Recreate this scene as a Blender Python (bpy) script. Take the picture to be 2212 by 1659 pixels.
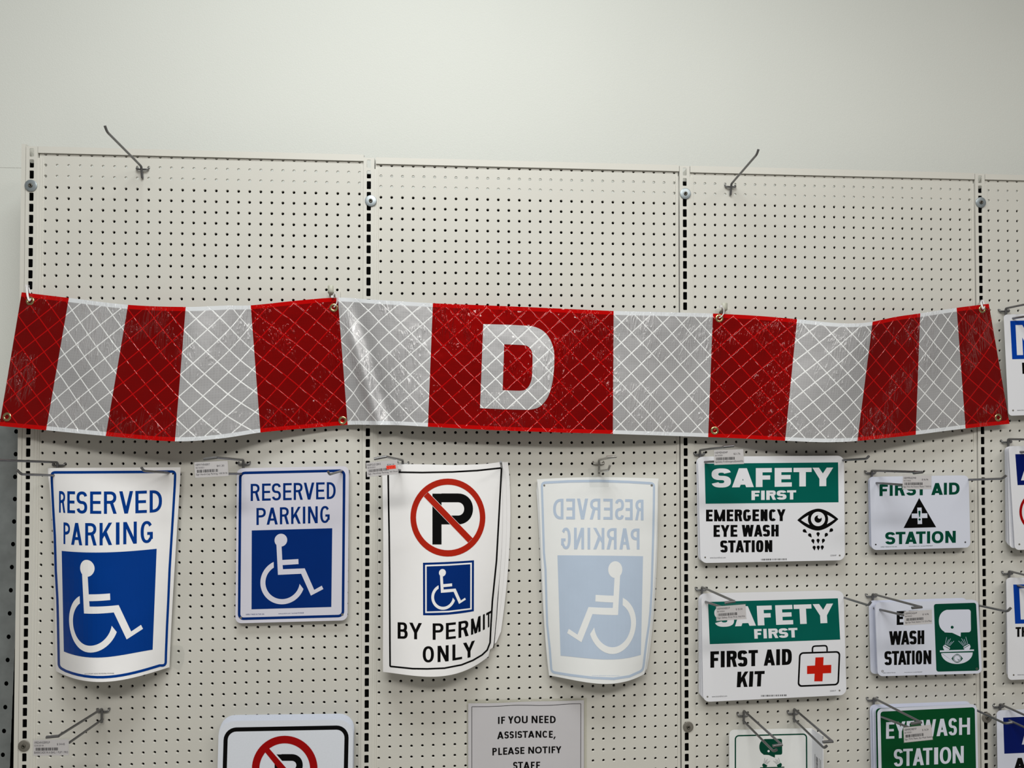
import bpy, bmesh, math, random
import numpy as np
from mathutils import Vector, Matrix

random.seed(7)
for o in list(bpy.data.objects):
    bpy.data.objects.remove(o)
scene = bpy.context.scene
COL = scene.collection

# ------------------------------------------------------------------ camera, world, lights, exposure
# The wall is measured in inches on the pegboard: x = hole column, r = hole row (downwards), d = inches in
# front of the board.  One hole pitch is one inch.
S = 0.0254
H0 = 80.0                       # height of hole row 0 above the floor, inches
FPX, CX, CY = 1400.0, 1106.0, 829.5
RV = np.array([-0.0161, -0.0690, 0.0012])
CAM = np.array([38.0648, 20.7029, -61.0325])
_th = np.linalg.norm(RV); _k = RV / _th
_K = np.array([[0, -_k[2], _k[1]], [_k[2], 0, -_k[0]], [-_k[1], _k[0], 0]])
ROT = np.eye(3) + math.sin(_th) * _K + (1 - math.cos(_th)) * _K @ _K


def B(x, r, d):
    """board inches -> Blender metres"""
    return Vector((x * S, -d * S, (H0 - r) * S))


def inch(px, py, d):
    """the point of the plane d inches in front of the board seen at photo pixel (px, py), in board inches"""
    v = ROT.T @ np.array([(px - CX) / FPX, (py - CY) / FPX, 1.0])
    t = (-d - CAM[2]) / v[2]
    p = CAM + v * t
    return p[0], p[1], d


def P(px, py, d=0.0):
    return B(*inch(px, py, d))


def depth_at(px, py, x0):
    """depth at which the line of sight through a pixel crosses board column x0"""
    v = ROT.T @ np.array([(px - CX) / FPX, (py - CY) / FPX, 1.0])
    t = (x0 - CAM[0]) / v[0]
    return -(CAM[2] + v[2] * t)


cam_data = bpy.data.cameras.new('camera')
cam_data.sensor_fit = 'HORIZONTAL'
cam_data.sensor_width = 36.0
cam_data.lens = FPX / 2212.0 * 36.0
cam_data.clip_start = 0.01
cam = bpy.data.objects.new('camera', cam_data)
COL.objects.link(cam)


def f2b(v):
    return Vector((v[0], v[2], -v[1]))


_r, _u, _b = f2b(ROT[0]), f2b(-ROT[1]), f2b(-ROT[2])
M4 = Matrix(((_r.x, _u.x, _b.x, 0), (_r.y, _u.y, _b.y, 0), (_r.z, _u.z, _b.z, 0), (0, 0, 0, 1)))
M4.translation = B(CAM[0], CAM[1], -CAM[2])
cam.matrix_world = M4
scene.camera = cam

scene.view_settings.view_transform = 'Standard'
scene.view_settings.look = 'None'
scene.view_settings.exposure = 0.0
scene.view_settings.gamma = 1.0
scene.view_settings.use_curve_mapping = False

world = bpy.data.worlds.new('shop_ambience')
scene.world = world
world.use_nodes = True
world.node_tree.nodes['Background'].inputs[0].default_value = (1.0, 0.955, 0.88, 1)
world.node_tree.nodes['Background'].inputs[1].default_value = 0.145


def troffer(x, d, r, sx, sy, power, col=(1.0, 0.99, 0.93)):
    L = bpy.data.lights.new('ceiling_troffer_light', 'AREA')
    L.shape = 'RECTANGLE'
    L.size, L.size_y = sx * S, sy * S
    L.energy = power
    L.color = col
    o = bpy.data.objects.new('ceiling_troffer_light', L)
    o.location = B(x, r, d)
    COL.objects.link(o)
    return o


troffer(31, 46, -50, 46, 22, 31.5, (0.965, 1.0, 0.975))
troffer(12, 118, -50, 46, 22, 43, (1.0, 0.975, 0.915))
troffer(56, 118, -50, 46, 22, 38, (1.0, 0.975, 0.915))
troffer(110, 90, -50, 46, 22, 28, (1.0, 0.975, 0.915))


# ------------------------------------------------------------------ materials
def srgb(r, g, b):
    f = lambda c: (c / 255 / 12.92) if c / 255 <= 0.04045 else ((c / 255 + 0.055) / 1.055) ** 2.4
    return (f(r), f(g), f(b), 1.0)


def mat(name, rgb, rough=0.5, metal=0.0, noise=0.0, nscale=60.0, bump=0.0, bscale=400.0, coat=0.0, spec=0.5):
    m = bpy.data.materials.new(name)
    m.use_nodes = True
    nt = m.node_tree
    b = nt.nodes['Principled BSDF']
    c = srgb(*rgb)
    b.inputs['Base Color'].default_value = c
    b.inputs['Roughness'].default_value = rough
    b.inputs['Metallic'].default_value = metal
    b.inputs['Coat Weight'].default_value = coat
    b.inputs['Specular IOR Level'].default_value = spec
    tc = nt.nodes.new('ShaderNodeTexCoord')
    if noise > 0:
        n = nt.nodes.new('ShaderNodeTexNoise')
        n.inputs['Scale'].default_value = nscale
        n.inputs['Detail'].default_value = 4
        nt.links.new(tc.outputs['Object'], n.inputs['Vector'])
        r = nt.nodes.new('ShaderNodeValToRGB')
        r.color_ramp.elements[0].position = 0.3
        r.color_ramp.elements[1].position = 0.7
        r.color_ramp.elements[0].color = tuple(v * (1 - noise) for v in c[:3]) + (1,)
        r.color_ramp.elements[1].color = tuple(min(1, v * (1 + noise)) for v in c[:3]) + (1,)
        nt.links.new(n.outputs['Fac'], r.inputs['Fac'])
        nt.links.new(r.outputs['Color'], b.inputs['Base Color'])
    if bump > 0:
        n2 = nt.nodes.new('ShaderNodeTexNoise')
        n2.inputs['Scale'].default_value = bscale
        n2.inputs['Detail'].default_value = 3
        nt.links.new(tc.outputs['Object'], n2.inputs['Vector'])
        bp = nt.nodes.new('ShaderNodeBump')
        bp.inputs['Strength'].default_value = bump
        bp.inputs['Distance'].default_value = 0.002
        nt.links.new(n2.outputs['Fac'], bp.inputs['Height'])
        nt.links.new(bp.outputs['Normal'], b.inputs['Normal'])
    return m


M = {}
M['wall'] = mat('wall_paint', (229, 231, 226), 0.62, noise=0.012, nscale=3, bump=0.2, bscale=430, spec=0.4)
M['board'] = mat('pegboard_paint', (216, 214, 207), 0.42, noise=0.015, nscale=9, bump=0.03, bscale=900)
M['steel_paint'] = mat('upright_paint', (219, 217, 210), 0.38, noise=0.012, nscale=14)
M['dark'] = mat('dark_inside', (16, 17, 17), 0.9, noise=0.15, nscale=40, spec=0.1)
M['cavity_shade'] = mat('cavity_shade_dark', (30, 27, 24), 0.95, noise=0.2, nscale=50, spec=0.1)  # near-black colour for the shade seen through the peg holes
M['galv'] = mat('galvanised_column', (132, 137, 138), 0.55, metal=0.25, noise=0.14, nscale=30)
M['wire'] = mat('hook_wire', (128, 128, 130), 0.34, metal=0.85, noise=0.08, nscale=120)
M['wire_bright'] = mat('bright_wire', (178, 176, 172), 0.25, metal=0.9, noise=0.06, nscale=120)
M['zinc'] = mat('zinc_washer', (172, 182, 188), 0.38, metal=0.7, noise=0.06, nscale=200)
M['dull_zinc'] = mat('dull_washer', (138, 134, 126), 0.55, metal=0.5, noise=0.08, nscale=200)
M['bolt'] = mat('bolt_steel', (96, 92, 84), 0.45, metal=0.7, noise=0.12, nscale=300)
M['brass'] = mat('grommet_brass', (206, 190, 140), 0.22, metal=0.95, noise=0.05, nscale=200)
M['plastic_white'] = mat('sign_plastic_white', (238, 239, 246), 0.34, bump=0.05, bscale=1500)
M['plastic_s2'] = mat('sign_plastic_lilac_white', (224, 223, 237), 0.34, bump=0.05, bscale=1500)
M['plastic_cool'] = mat('sign_plastic_cool_white', (224, 228, 244), 0.34, bump=0.05, bscale=1500)
M['reflect_white'] = mat('reflective_sheeting_white', (230, 235, 246), 0.35, noise=0.02, nscale=300, bump=0.08, bscale=1800)
M['paper'] = mat('decal_paper', (249, 248, 250), 0.5, noise=0.012, nscale=25, bump=0.06, bscale=60)
M['backpaper'] = mat('decal_backing_paper', (243, 245, 246), 0.55, noise=0.012, nscale=25, bump=0.05, bscale=60)
M['sheetpaper'] = mat('printer_paper', (206, 204, 209), 0.55, noise=0.012, nscale=20, bump=0.04, bscale=50)
M['tagpaper'] = mat('tag_paper', (199, 196, 198), 0.5, noise=0.02, nscale=120)
M['blue'] = mat('print_blue', (0, 58, 142), 0.38, noise=0.04, nscale=14, spec=0.12)
M['navy'] = mat('print_navy', (0, 44, 118), 0.4, noise=0.03, nscale=20, spec=0.12)
M['deepnavy'] = mat('print_deep_navy', (0, 22, 100), 0.4, noise=0.03, nscale=20, spec=0.12)
M['royal'] = mat('print_royal_blue', (0, 62, 168), 0.4, noise=0.03, nscale=20, spec=0.12)
M['paleblue'] = mat('show_through_blue', (190, 206, 228), 0.55, noise=0.02, nscale=20)
M['black'] = mat('print_black', (4, 4, 5), 0.5, noise=0.1, nscale=20, spec=0.12)
M['redprint'] = mat('print_red', (178, 36, 18), 0.42, noise=0.03, nscale=20, spec=0.12)
M['redcrimson'] = mat('print_crimson', (160, 4, 6), 0.4, noise=0.04, nscale=20, spec=0.12)
M['redcross'] = mat('print_scarlet', (204, 30, 12), 0.4, noise=0.03, nscale=20, spec=0.12)
M['teal'] = mat('print_teal_green', (0, 96, 86), 0.4, noise=0.03, nscale=20, spec=0.12)
M['green'] = mat('print_dark_green', (0, 70, 52), 0.4, noise=0.03, nscale=20, spec=0.12)
M['grass'] = mat('print_green', (0, 76, 38), 0.4, noise=0.03, nscale=20, spec=0.12)
M['ink'] = mat('printed_ink', (92, 90, 96), 0.6, noise=0.1, nscale=200)
M['inkdark'] = mat('barcode_ink', (50, 48, 52), 0.6, noise=0.1, nscale=200)
M['sticker'] = mat('orange_sticker', (252, 72, 52), 0.5, noise=0.03, nscale=100)
M['ziptie'] = mat('nylon_tie', (228, 226, 228), 0.4, noise=0.02, nscale=200)
M['hookpaint'] = mat('hook_enamel', (198, 198, 184), 0.35, noise=0.03, nscale=60)
M['alu_cut'] = mat('aluminium_cut_edge', (120, 126, 132), 0.4, metal=0.6, noise=0.1, nscale=100)
M['edge'] = mat('sheet_metal_edge', (196, 203, 208), 0.3, metal=0.3, noise=0.04, nscale=100)


def clear_mat(name, tint=(0.985, 0.988, 0.988), gloss=0.04):
    m = bpy.data.materials.new(name)
    m.use_nodes = True
    nt = m.node_tree
    nt.nodes.remove(nt.nodes['Principled BSDF'])
    out = nt.nodes['Material Output']
    tr = nt.nodes.new('ShaderNodeBsdfTransparent')
    tr.inputs[0].default_value = tint + (1,)
    gl = nt.nodes.new('ShaderNodeBsdfGlossy')
    gl.inputs['Roughness'].default_value = 0.12
    tc = nt.nodes.new('ShaderNodeTexCoord')
    nz = nt.nodes.new('ShaderNodeTexNoise')
    nz.inputs['Scale'].default_value = 60
    bp = nt.nodes.new('ShaderNodeBump')
    bp.inputs['Strength'].default_value = 0.3
    bp.inputs['Distance'].default_value = 0.002
    nt.links.new(tc.outputs['Object'], nz.inputs['Vector'])
    nt.links.new(nz.outputs['Fac'], bp.inputs['Height'])
    nt.links.new(bp.outputs['Normal'], gl.inputs['Normal'])
    fr = nt.nodes.new('ShaderNodeMixShader')
    fr.inputs[0].default_value = gloss
    nt.links.new(tr.outputs[0], fr.inputs[1])
    nt.links.new(gl.outputs[0], fr.inputs[2])
    nt.links.new(fr.outputs[0], out.inputs[0])
    return m


M['clear'] = clear_mat('clear_plastic')
M['sleeve'] = clear_mat('clear_sleeve', (0.965, 0.965, 0.945), 0.03)


def banner_mat(name, base, line, hem, sheen, metal, grid):
    """prismatic vinyl: diamond lattice, fine prism grid, woven hem and a glossy wrinkled film"""
    m = bpy.data.materials.new(name)
    m.use_nodes = True
    nt = m.node_tree
    b = nt.nodes['Principled BSDF']
    N, Lk = nt.nodes.new, nt.links.new
    uv = N('ShaderNodeUVMap')
    sp = N('ShaderNodeSeparateXYZ')
    Lk(uv.outputs[0], sp.inputs[0])

    def mth(op, a, b_=None, c_=None):
        n = N('ShaderNodeMath'); n.operation = op
        for i, v in enumerate((a, b_, c_)):
            if v is None:
                continue
            if isinstance(v, (int, float)):
                n.inputs[i].default_value = v
            else:
                Lk(v, n.inputs[i])
        return n.outputs[0]
    u, v = sp.outputs[0], sp.outputs[1]

    def tri(x, period):            # distance to the nearest multiple of the period
        return mth('PINGPONG', x, period / 2.0)
    a = tri(mth('ADD', u, v), 1.94)
    c = tri(mth('SUBTRACT', u, v), 1.94)
    dd = mth('MINIMUM', a, c)
    linef = mth('SUBTRACT', 1.0, mth('MULTIPLY', mth('SUBTRACT', dd, 0.045), 30.0))
    linec = N('ShaderNodeClamp'); Lk(linef, linec.inputs[0])
    ga = tri(u, 0.235); gc = tri(v, 0.235)
    gd = mth('MINIMUM', ga, gc)
    gridf = N('ShaderNodeClamp'); Lk(mth('SUBTRACT', 1.0, mth('MULTIPLY', gd, 16.0)), gridf.inputs[0])
    hemd = mth('MINIMUM', v, mth('SUBTRACT', 11.7, v))
    hemf = mth('LESS_THAN', hemd, 0.36)
    nz = N('ShaderNodeTexNoise'); nz.inputs['Scale'].default_value = 0.16; nz.inputs['Detail'].default_value = 3
    Lk(uv.outputs[0], nz.inputs['Vector'])
    base1 = N('ShaderNodeMixRGB'); base1.inputs[1].default_value = srgb(*base)
    base1.inputs[2].default_value = tuple(0.5 * x for x in srgb(*base)[:3]) + (1,)
    Lk(nz.outputs['Fac'], base1.inputs[0])
    mg = N('ShaderNodeMixRGB'); mg.inputs[2].default_value = srgb(*line)
    Lk(mth('MULTIPLY', gridf.outputs[0], grid), mg.inputs[0]); Lk(base1.outputs[0], mg.inputs[1])
    ml = N('ShaderNodeMixRGB'); ml.inputs[2].default_value = srgb(*line)
    Lk(linec.outputs[0], ml.inputs[0]); Lk(mg.outputs[0], ml.inputs[1])
    mh = N('ShaderNodeMixRGB'); mh.inputs[2].default_value = srgb(*hem)
    Lk(hemf, mh.inputs[0]); Lk(ml.outputs[0], mh.inputs[1])
    Lk(mh.outputs[0], b.inputs['Base Color'])
    b.inputs['Roughness'].default_value = 0.36
    Lk(mth('MULTIPLY', mth('MULTIPLY', mth('SUBTRACT', 1.0, linec.outputs[0]), mth('SUBTRACT', 1.0, hemf)), metal), b.inputs['Metallic'])
    b.inputs['Specular IOR Level'].default_value = 0.0
    b.inputs['Coat Weight'].default_value = sheen
    b.inputs['Coat IOR'].default_value = 1.36
    b.inputs['Coat Roughness'].default_value = 0.04
    # wrinkles of the film: patches of vertical creases, puckers along the weld lines, soft waves
    mp = N('ShaderNodeMapping'); mp.inputs['Scale'].default_value = (1.9, 0.36, 1.0)
    Lk(uv.outputs[0], mp.inputs['Vector'])
    w1 = N('ShaderNodeTexNoise'); w1.inputs['Scale'].default_value = 1.0; w1.inputs['Detail'].default_value = 2.5; w1.inputs['Distortion'].default_value = 1.1
    Lk(mp.outputs[0], w1.inputs['Vector'])
    ridge = mth('ABSOLUTE', mth('SUBTRACT', w1.outputs['Fac'], 0.5))
    ridge = mth('SUBTRACT', 1.0, mth('MINIMUM', mth('MULTIPLY', ridge, 9.0), 1.0))
    w2 = N('ShaderNodeTexNoise'); w2.inputs['Scale'].default_value = 0.55; w2.inputs['Detail'].default_value = 2
    Lk(uv.outputs[0], w2.inputs['Vector'])
    w3 = N('ShaderNodeTexNoise'); w3.inputs['Scale'].default_value = 0.22; w3.inputs['Detail'].default_value = 2
    mp3 = N('ShaderNodeMapping'); mp3.inputs['Location'].default_value = (31.0, 7.0, 0.0)
    Lk(uv.outputs[0], mp3.inputs['Vector']); Lk(mp3.outputs[0], w3.inputs['Vector'])
    patch = N('ShaderNodeMapRange'); patch.inputs[1].default_value = 0.49; patch.inputs[2].default_value = 0.63
    Lk(w3.outputs['Fac'], patch.inputs[0])
    pk = mth('MULTIPLY', mth('POWER', mth('SUBTRACT', 1.0, mth('MINIMUM', mth('MULTIPLY', dd, 5.0), 1.0)), 2.0), -0.22)
    crease = mth('MULTIPLY', mth('MULTIPLY', mth('POWER', ridge, 2.0), patch.outputs[0]), 1.7)
    h = mth('ADD', mth('ADD', crease, mth('MULTIPLY', w2.outputs['Fac'], 1.5)), pk)
    bp = N('ShaderNodeBump'); bp.inputs['Strength'].default_value = 0.75; bp.inputs['Distance'].default_value = 0.0045
    Lk(h, bp.inputs['Height'])
    Lk(bp.outputs['Normal'], b.inputs['Coat Normal'])
    bp2 = N('ShaderNodeBump'); bp2.inputs['Strength'].default_value = 0.25; bp2.inputs['Distance'].default_value = 0.0035
    Lk(h, bp2.inputs['Height'])
    Lk(bp2.outputs['Normal'], b.inputs['Normal'])
    return m


M['banner_white'] = banner_mat('prismatic_vinyl_white', (204, 203, 206), (244, 245, 246), (226, 229, 234), 1.0, 0.3, 0.1)
M['banner_red'] = banner_mat('prismatic_vinyl_red', (146, 0, 0), (186, 0, 2), (190, 0, 0), 1.0, 0.35, 0.04)


# ------------------------------------------------------------------ objects
def tag(o, label=None, cat=None, group=None, kind=None):
    if label: o['label'] = label
    if cat: o['category'] = cat
    if group: o['group'] = group
    if kind: o['kind'] = kind
    return o


def thing(name, loc, label, cat, group=None):
    o = bpy.data.objects.new(name, None)
    o.empty_display_size = 0.02
    o.location = loc
    COL.objects.link(o)
    return tag(o, label, cat, group)


def root_loc(parent):
    v = Vector((0, 0, 0))
    while parent is not None:
        v += parent.location
        parent = parent.parent
    return v


def link_mesh(name, me, mats, parent=None, origin=None, label=None):
    for m in (mats if isinstance(mats, (list, tuple)) else [mats]):
        me.materials.append(m)
    o = bpy.data.objects.new(name, me)
    COL.objects.link(o)
    if parent is not None:
        o.parent = parent
        off = root_loc(parent)
    else:
        off = origin or Vector((0, 0, 0))
        o.location = off
    me.transform(Matrix.Translation(-off))
    if label: o['label'] = label
    return o


class MB:
    """collects faces in Blender metres"""
    def __init__(s):
        s.v, s.f, s.sm = [], [], []

    def face(s, pts, smooth=False):
        n = len(s.v); s.v.extend(Vector(p) for p in pts)
        s.f.append(list(range(n, n + len(pts)))); s.sm.append(smooth)

    def grid(s, rows, smooth=True, closed=False):
        n = len(s.v); w = len(rows[0])
        for r in rows: s.v.extend(Vector(p) for p in r)
        for j in range(len(rows) - 1):
            for i in range(w if closed else w - 1):
                k = (i + 1) % w
                s.f.append([n + j * w + i, n + j * w + k, n + (j + 1) * w + k, n + (j + 1) * w + i]); s.sm.append(smooth)

    def box(s, a, b):
        (x0, y0, z0), (x1, y1, z1) = a, b
        c = [Vector((x, y, z)) for x in (x0, x1) for y in (y0, y1) for z in (z0, z1)]
        n = len(s.v); s.v.extend(c)
        for q in ((0, 1, 3, 2), (4, 6, 7, 5), (0, 4, 5, 1), (2, 3, 7, 6), (0, 2, 6, 4), (1, 5, 7, 3)):
            s.f.append([n + i for i in q]); s.sm.append(False)

    def bbox(s, x0, x1, r0, r1, d0, d1):
        a, b = B(x0, r1, d1), B(x1, r0, d0)
        s.box(a, b)

    def tube(s, pts, rad, seg=10, caps=True, rads=None, flat=None):
        pts = [Vector(p) for p in pts]
        t0 = (pts[1] - pts[0]).normalized()
        up = Vector((0, 0, 1)) if abs(t0.z) < 0.9 else Vector((1, 0, 0))
        nrm = t0.cross(up).normalized()
        rows = []
        for i, p in enumerate(pts):
            if i == 0: t = (pts[1] - pts[0])
            elif i == len(pts) - 1: t = (pts[-1] - pts[-2])
            else: t = (pts[i + 1] - pts[i]).normalized() + (pts[i] - pts[i - 1]).normalized()
            t.normalize()
            nrm = (nrm - t * nrm.dot(t)).normalized()
            bn = t.cross(nrm)
            rr = rads[i] if rads else rad
            rows.append([p + (nrm * math.cos(a) + bn * math.sin(a) * (flat or 1)) * rr for a in [2 * math.pi * k / seg for k in range(seg)]])
        s.grid(rows, True, True)
        if caps:
            s.face(list(reversed(rows[0]))); s.face(rows[-1])

    def lathe(s, prof, c, ax, seg=28):
        """prof: list of (radius, height along ax)"""
        ax = Vector(ax).normalized()
        up = Vector((0, 0, 1)) if abs(ax.z) < 0.9 else Vector((1, 0, 0))
        e1 = ax.cross(up).normalized(); e2 = ax.cross(e1)
        rows = [[Vector(c) + ax * h + (e1 * math.cos(a) + e2 * math.sin(a)) * r for a in [2 * math.pi * k / seg for k in range(seg)]] for r, h in prof]
        s.grid(rows, True, True)

    def build(s, name, mats, parent=None, origin=None, label=None, fix=True):
        me = bpy.data.meshes.new(name)
        me.from_pydata([tuple(v) for v in s.v], [], s.f)
        me.polygons.foreach_set('use_smooth', s.sm)
        me.update()
        if fix:
            bm = bmesh.new(); bm.from_mesh(me)
            bmesh.ops.recalc_face_normals(bm, faces=bm.faces)
            bm.to_mesh(me); bm.free()
        return link_mesh(name, me, mats, parent, origin, label)


def round_path(pts, r, n=5):
    """a polyline with its corners rounded"""
    pts = [Vector(p) for p in pts]
    out = [pts[0]]
    for i in range(1, len(pts) - 1):
        a, b, c = pts[i - 1], pts[i], pts[i + 1]
        ra = min(r, (a - b).length * 0.45); rc = min(r, (c - b).length * 0.45)
        p0 = b + (a - b).normalized() * ra; p1 = b + (c - b).normalized() * rc
        for k in range(n + 1):
            t = k / n
            out.append(p0 * (1 - t) ** 2 + b * 2 * t * (1 - t) + p1 * t * t)
    out.append(pts[-1])
    return out


# ------------------------------------------------------------------ flat artwork measured on the photo, laid on real surfaces
class Crop:
    def __init__(s, ox, oy, k): s.ox, s.oy, s.k = ox, oy, k
    def __call__(s, x, y): return (s.ox + x / s.k, s.oy + y / s.k)
    def pts(s, L): return [s(*p) for p in L]


PX = Crop(0, 0, 1)
cA = Crop(0, 940, 4.6095); cB = Crop(0, 1280, 4.376); cC = Crop(400, 940, 3.95); cD = Crop(400, 1320, 4.893)
cE = Crop(760, 940, 4.6075); cF = Crop(780, 1250, 4.055); cG = Crop(1120, 940, 4.6083); cH = Crop(1120, 1280, 4.376)
cI = Crop(1460, 940, 5.53); cJ = Crop(1460, 1230, 5.53); cK = Crop(1840, 980, 5.925); cL = Crop(1840, 1240, 5.925)
cM = Crop(1460, 1480, 5.53); cN = Crop(1840, 1480, 5.946); cR = Crop(1560, 1560, 9.217)
q1 = Crop(2132, 650, 6.375); q2 = Crop(2132, 940, 6.375); q3 = Crop(2132, 1225, 6.375); q4 = Crop(2132, 1500, 10.43)
cS = Crop(1000, 1500, 7.9)


def as_depth(D):
    return D if callable(D) else (lambda x, y, D=D: D)


def art(name, shapes, m, parent, D, lift=0.008, step=None, label=None):
    """shapes: polygons (photo pixels), each laid on the surface D at a small lift"""
    D = as_depth(D)
    mb = MB()
    for i, poly in enumerate(shapes):
        lf = lift + (i % 40) * 0.00012
        if step is None:
            mb.face([P(x, y, D(x, y) + lf) for x, y in poly])
            continue
        bm = bmesh.new()
        bm.faces.new([bm.verts.new((x, y, 0)) for x, y in poly])
        slice_bm(bm, step)
        for f in bm.faces:
            mb.face([P(v.co.x, v.co.y, D(v.co.x, v.co.y) + lf) for v in f.verts], True)
        bm.free()
    o = mb.build(name, m, parent, label=label, fix=False)
    me = o.data
    me.update()
    bm = bmesh.new(); bm.from_mesh(me)
    bmesh.ops.triangulate(bm, faces=[f for f in bm.faces if len(f.verts) > 4])
    for f in bm.faces:
        f.normal_update()
        if f.normal.y > 0: f.normal_flip()
    bm.to_mesh(me); bm.free()
    return o


def lettering_lines(lines, m, parent, D, lift=0.008, step=None):
    for polys in lines: art('lettering', polys, m, parent, D, lift, step)


def slice_bm(bm, step):
    if isinstance(step, (int, float)): step = (step, step * 2.5)
    for ax in (0, 1):
        lo = min(v.co[ax] for v in bm.verts); hi = max(v.co[ax] for v in bm.verts)
        st = step[ax]; k = math.ceil(lo / st) * st
        nrm = (1, 0, 0) if ax == 0 else (0, 1, 0)
        while k < hi:
            co = (k, 0, 0) if ax == 0 else (0, k, 0)
            if k - lo > 1e-4 and hi - k > 1e-4:
                bmesh.ops.bisect_plane(bm, geom=bm.verts[:] + bm.edges[:] + bm.faces[:], plane_co=co, plane_no=nrm, dist=1e-6)
            k += st


def panel(name, outline, m, parent, D, th=0.09, step=None, label=None, origin=None, side=None):
    """a sheet with thickness whose outline is given in photo pixels"""
    D = as_depth(D)
    bm = bmesh.new()
    bm.faces.new([bm.verts.new((x, y, 0)) for x, y in outline])
    if step: slice_bm(bm, step)
    bm.verts.ensure_lookup_table()
    front = {v: P(v.co.x, v.co.y, D(v.co.x, v.co.y)) for v in bm.verts}
    back = {v: P(v.co.x, v.co.y, D(v.co.x, v.co.y) - th) for v in bm.verts}
    mb = MB()
    ids = {}
    for k, dct in (('f', front), ('b', back)):
        for v in bm.verts:
            ids[(k, v)] = len(mb.v); mb.v.append(dct[v])
    for f in bm.faces:
        mb.f.append([ids[('f', v)] for v in f.verts]); mb.sm.append(bool(step))
        mb.f.append([ids[('b', v)] for v in reversed(f.verts)]); mb.sm.append(bool(step))
    nfb = len(mb.f)
    for e in bm.edges:
        if len(e.link_faces) == 1:
            a, b = e.verts
            mb.face([front[a], front[b], back[b], back[a]])
    bm.free()
    o = mb.build(name, [m, side] if side else m, parent, origin, label, fix=False)
    if side:
        for p_ in list(o.data.polygons)[nfb:]: p_.material_index = 1
    bm = bmesh.new(); bm.from_mesh(o.data)
    bmesh.ops.recalc_face_normals(bm, faces=bm.faces)
    bm.to_mesh(o.data); bm.free()
    return o


def quad_map(q):
    """unit square (u right, v down) -> pixel quad TL, TR, BR, BL"""
    (ax, ay), (bx, by), (cx, cy), (dx, dy) = q
    def f(u, v):
        x = (ax * (1 - u) + bx * u) * (1 - v) + (dx * (1 - u) + cx * u) * v
        y = (ay * (1 - u) + by * u) * (1 - v) + (dy * (1 - u) + cy * u) * v
        return (x, y)
    return f


def rounded(q, r, n=7, only=None):
    """a quad with rounded corners; r in pixels"""
    pts = [Vector((p[0], p[1], 0)) for p in q]
    out = []
    for i in range(4):
        a, b, c = pts[i - 1], pts[i], pts[(i + 1) % 4]
        if r <= 0 or (only is not None and i not in only):
            out.append((b.x, b.y)); continue
        e1 = (a - b).normalized(); e2 = (c - b).normalized()
        p0, p1 = b + e1 * r, b + e2 * r
        ctr = b + (e1 + e2) * r
        for k in range(n + 1):
            t = k / n * math.pi / 2
            v = ctr + (p0 - ctr) * math.cos(t) + (p1 - ctr) * math.sin(t)
            out.append((v.x, v.y))
    return out


def ring(o, i):
    n = len(o)
    return [[o[k], o[(k + 1) % n], i[(k + 1) % n], i[k]] for k in range(n)]


def strip(o, i):
    return [[o[k], o[k + 1], i[k + 1], i[k]] for k in range(len(o) - 1)]


def inset_quad(q, a):
    f = quad_map(q)
    w = (math.dist(q[0], q[1]) + math.dist(q[3], q[2])) / 2; h = (math.dist(q[0], q[3]) + math.dist(q[1], q[2])) / 2
    return [f(a / w, a / h), f(1 - a / w, a / h), f(1 - a / w, 1 - a / h), f(a / w, 1 - a / h)]


def frame(q, wd, r):
    qi = inset_quad(q, wd)
    return ring(rounded(q, r), rounded(qi, max(r - wd, 0.01)))


def ell(cx, cy, rx, ry=None, n=28, a0=0.0, a1=None, e=2.0):
    ry = rx if ry is None else ry
    out = []
    m = n if a1 is None else n + 1
    span = 2 * math.pi if a1 is None else a1 - a0
    for k in range(m):
        t = a0 + span * k / n
        c, s_ = math.cos(t), math.sin(t)
        out.append((cx + rx * math.copysign(abs(c) ** (2 / e), c), cy + ry * math.copysign(abs(s_) ** (2 / e), s_)))
    return out


def stroke(pts, wx, wy=None, closed=False):
    """band along a polyline drawn with an elliptical pen"""
    wy = wx if wy is None else wy
    L, R_ = [], []
    n = len(pts)
    for i in range(n):
        a = pts[(i - 1) % n] if (closed or i > 0) else pts[i]
        b = pts[(i + 1) % n] if (closed or i < n - 1) else pts[i]
        tx, ty = b[0] - a[0], b[1] - a[1]
        l = math.hypot(tx, ty) or 1
        nx, ny = -ty / l, tx / l
        hw = math.hypot(wx / 2 * nx, wy / 2 * ny)
        L.append((pts[i][0] + nx * hw, pts[i][1] + ny * hw)); R_.append((pts[i][0] - nx * hw, pts[i][1] - ny * hw))
    return ring(L, R_) if closed else strip(L, R_)


def spline(pts, n=6):
    out = []
    for i in range(len(pts) - 1):
        p0 = pts[max(i - 1, 0)]; p1 = pts[i]; p2 = pts[i + 1]; p3 = pts[min(i + 2, len(pts) - 1)]
        for k in range(n):
            t = k / n
            out.append(tuple(0.5 * (2 * p1[j] + (p2[j] - p0[j]) * t + (2 * p0[j] - 5 * p1[j] + 4 * p2[j] - p3[j]) * t * t + (3 * p1[j] - p0[j] - 3 * p2[j] + p3[j]) * t ** 3) for j in (0, 1)))
    out.append(pts[-1])
    return out


def rect(x0, y0, x1, y1): return [(x0, y0), (x1, y0), (x1, y1), (x0, y1)]


def bowl(x0, x1, y0, y1, sv, sh, rx, e=2.2, n=14):
    ym = (y0 + y1) / 2; ry = (y1 - y0) / 2
    rx = min(rx, x1 - x0)
    xc = x1 - rx
    o = [(x0, y0)] + ell(xc, ym, rx, ry, n, -math.pi / 2, math.pi / 2, e) + [(x0, y1)]
    i = [(x0, y0 + sh)] + ell(xc, ym, max(rx - sv, .01), max(ry - sh, .01), n, -math.pi / 2, math.pi / 2, e) + [(x0, y1 - sh)]
    return strip(o, i)


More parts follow.
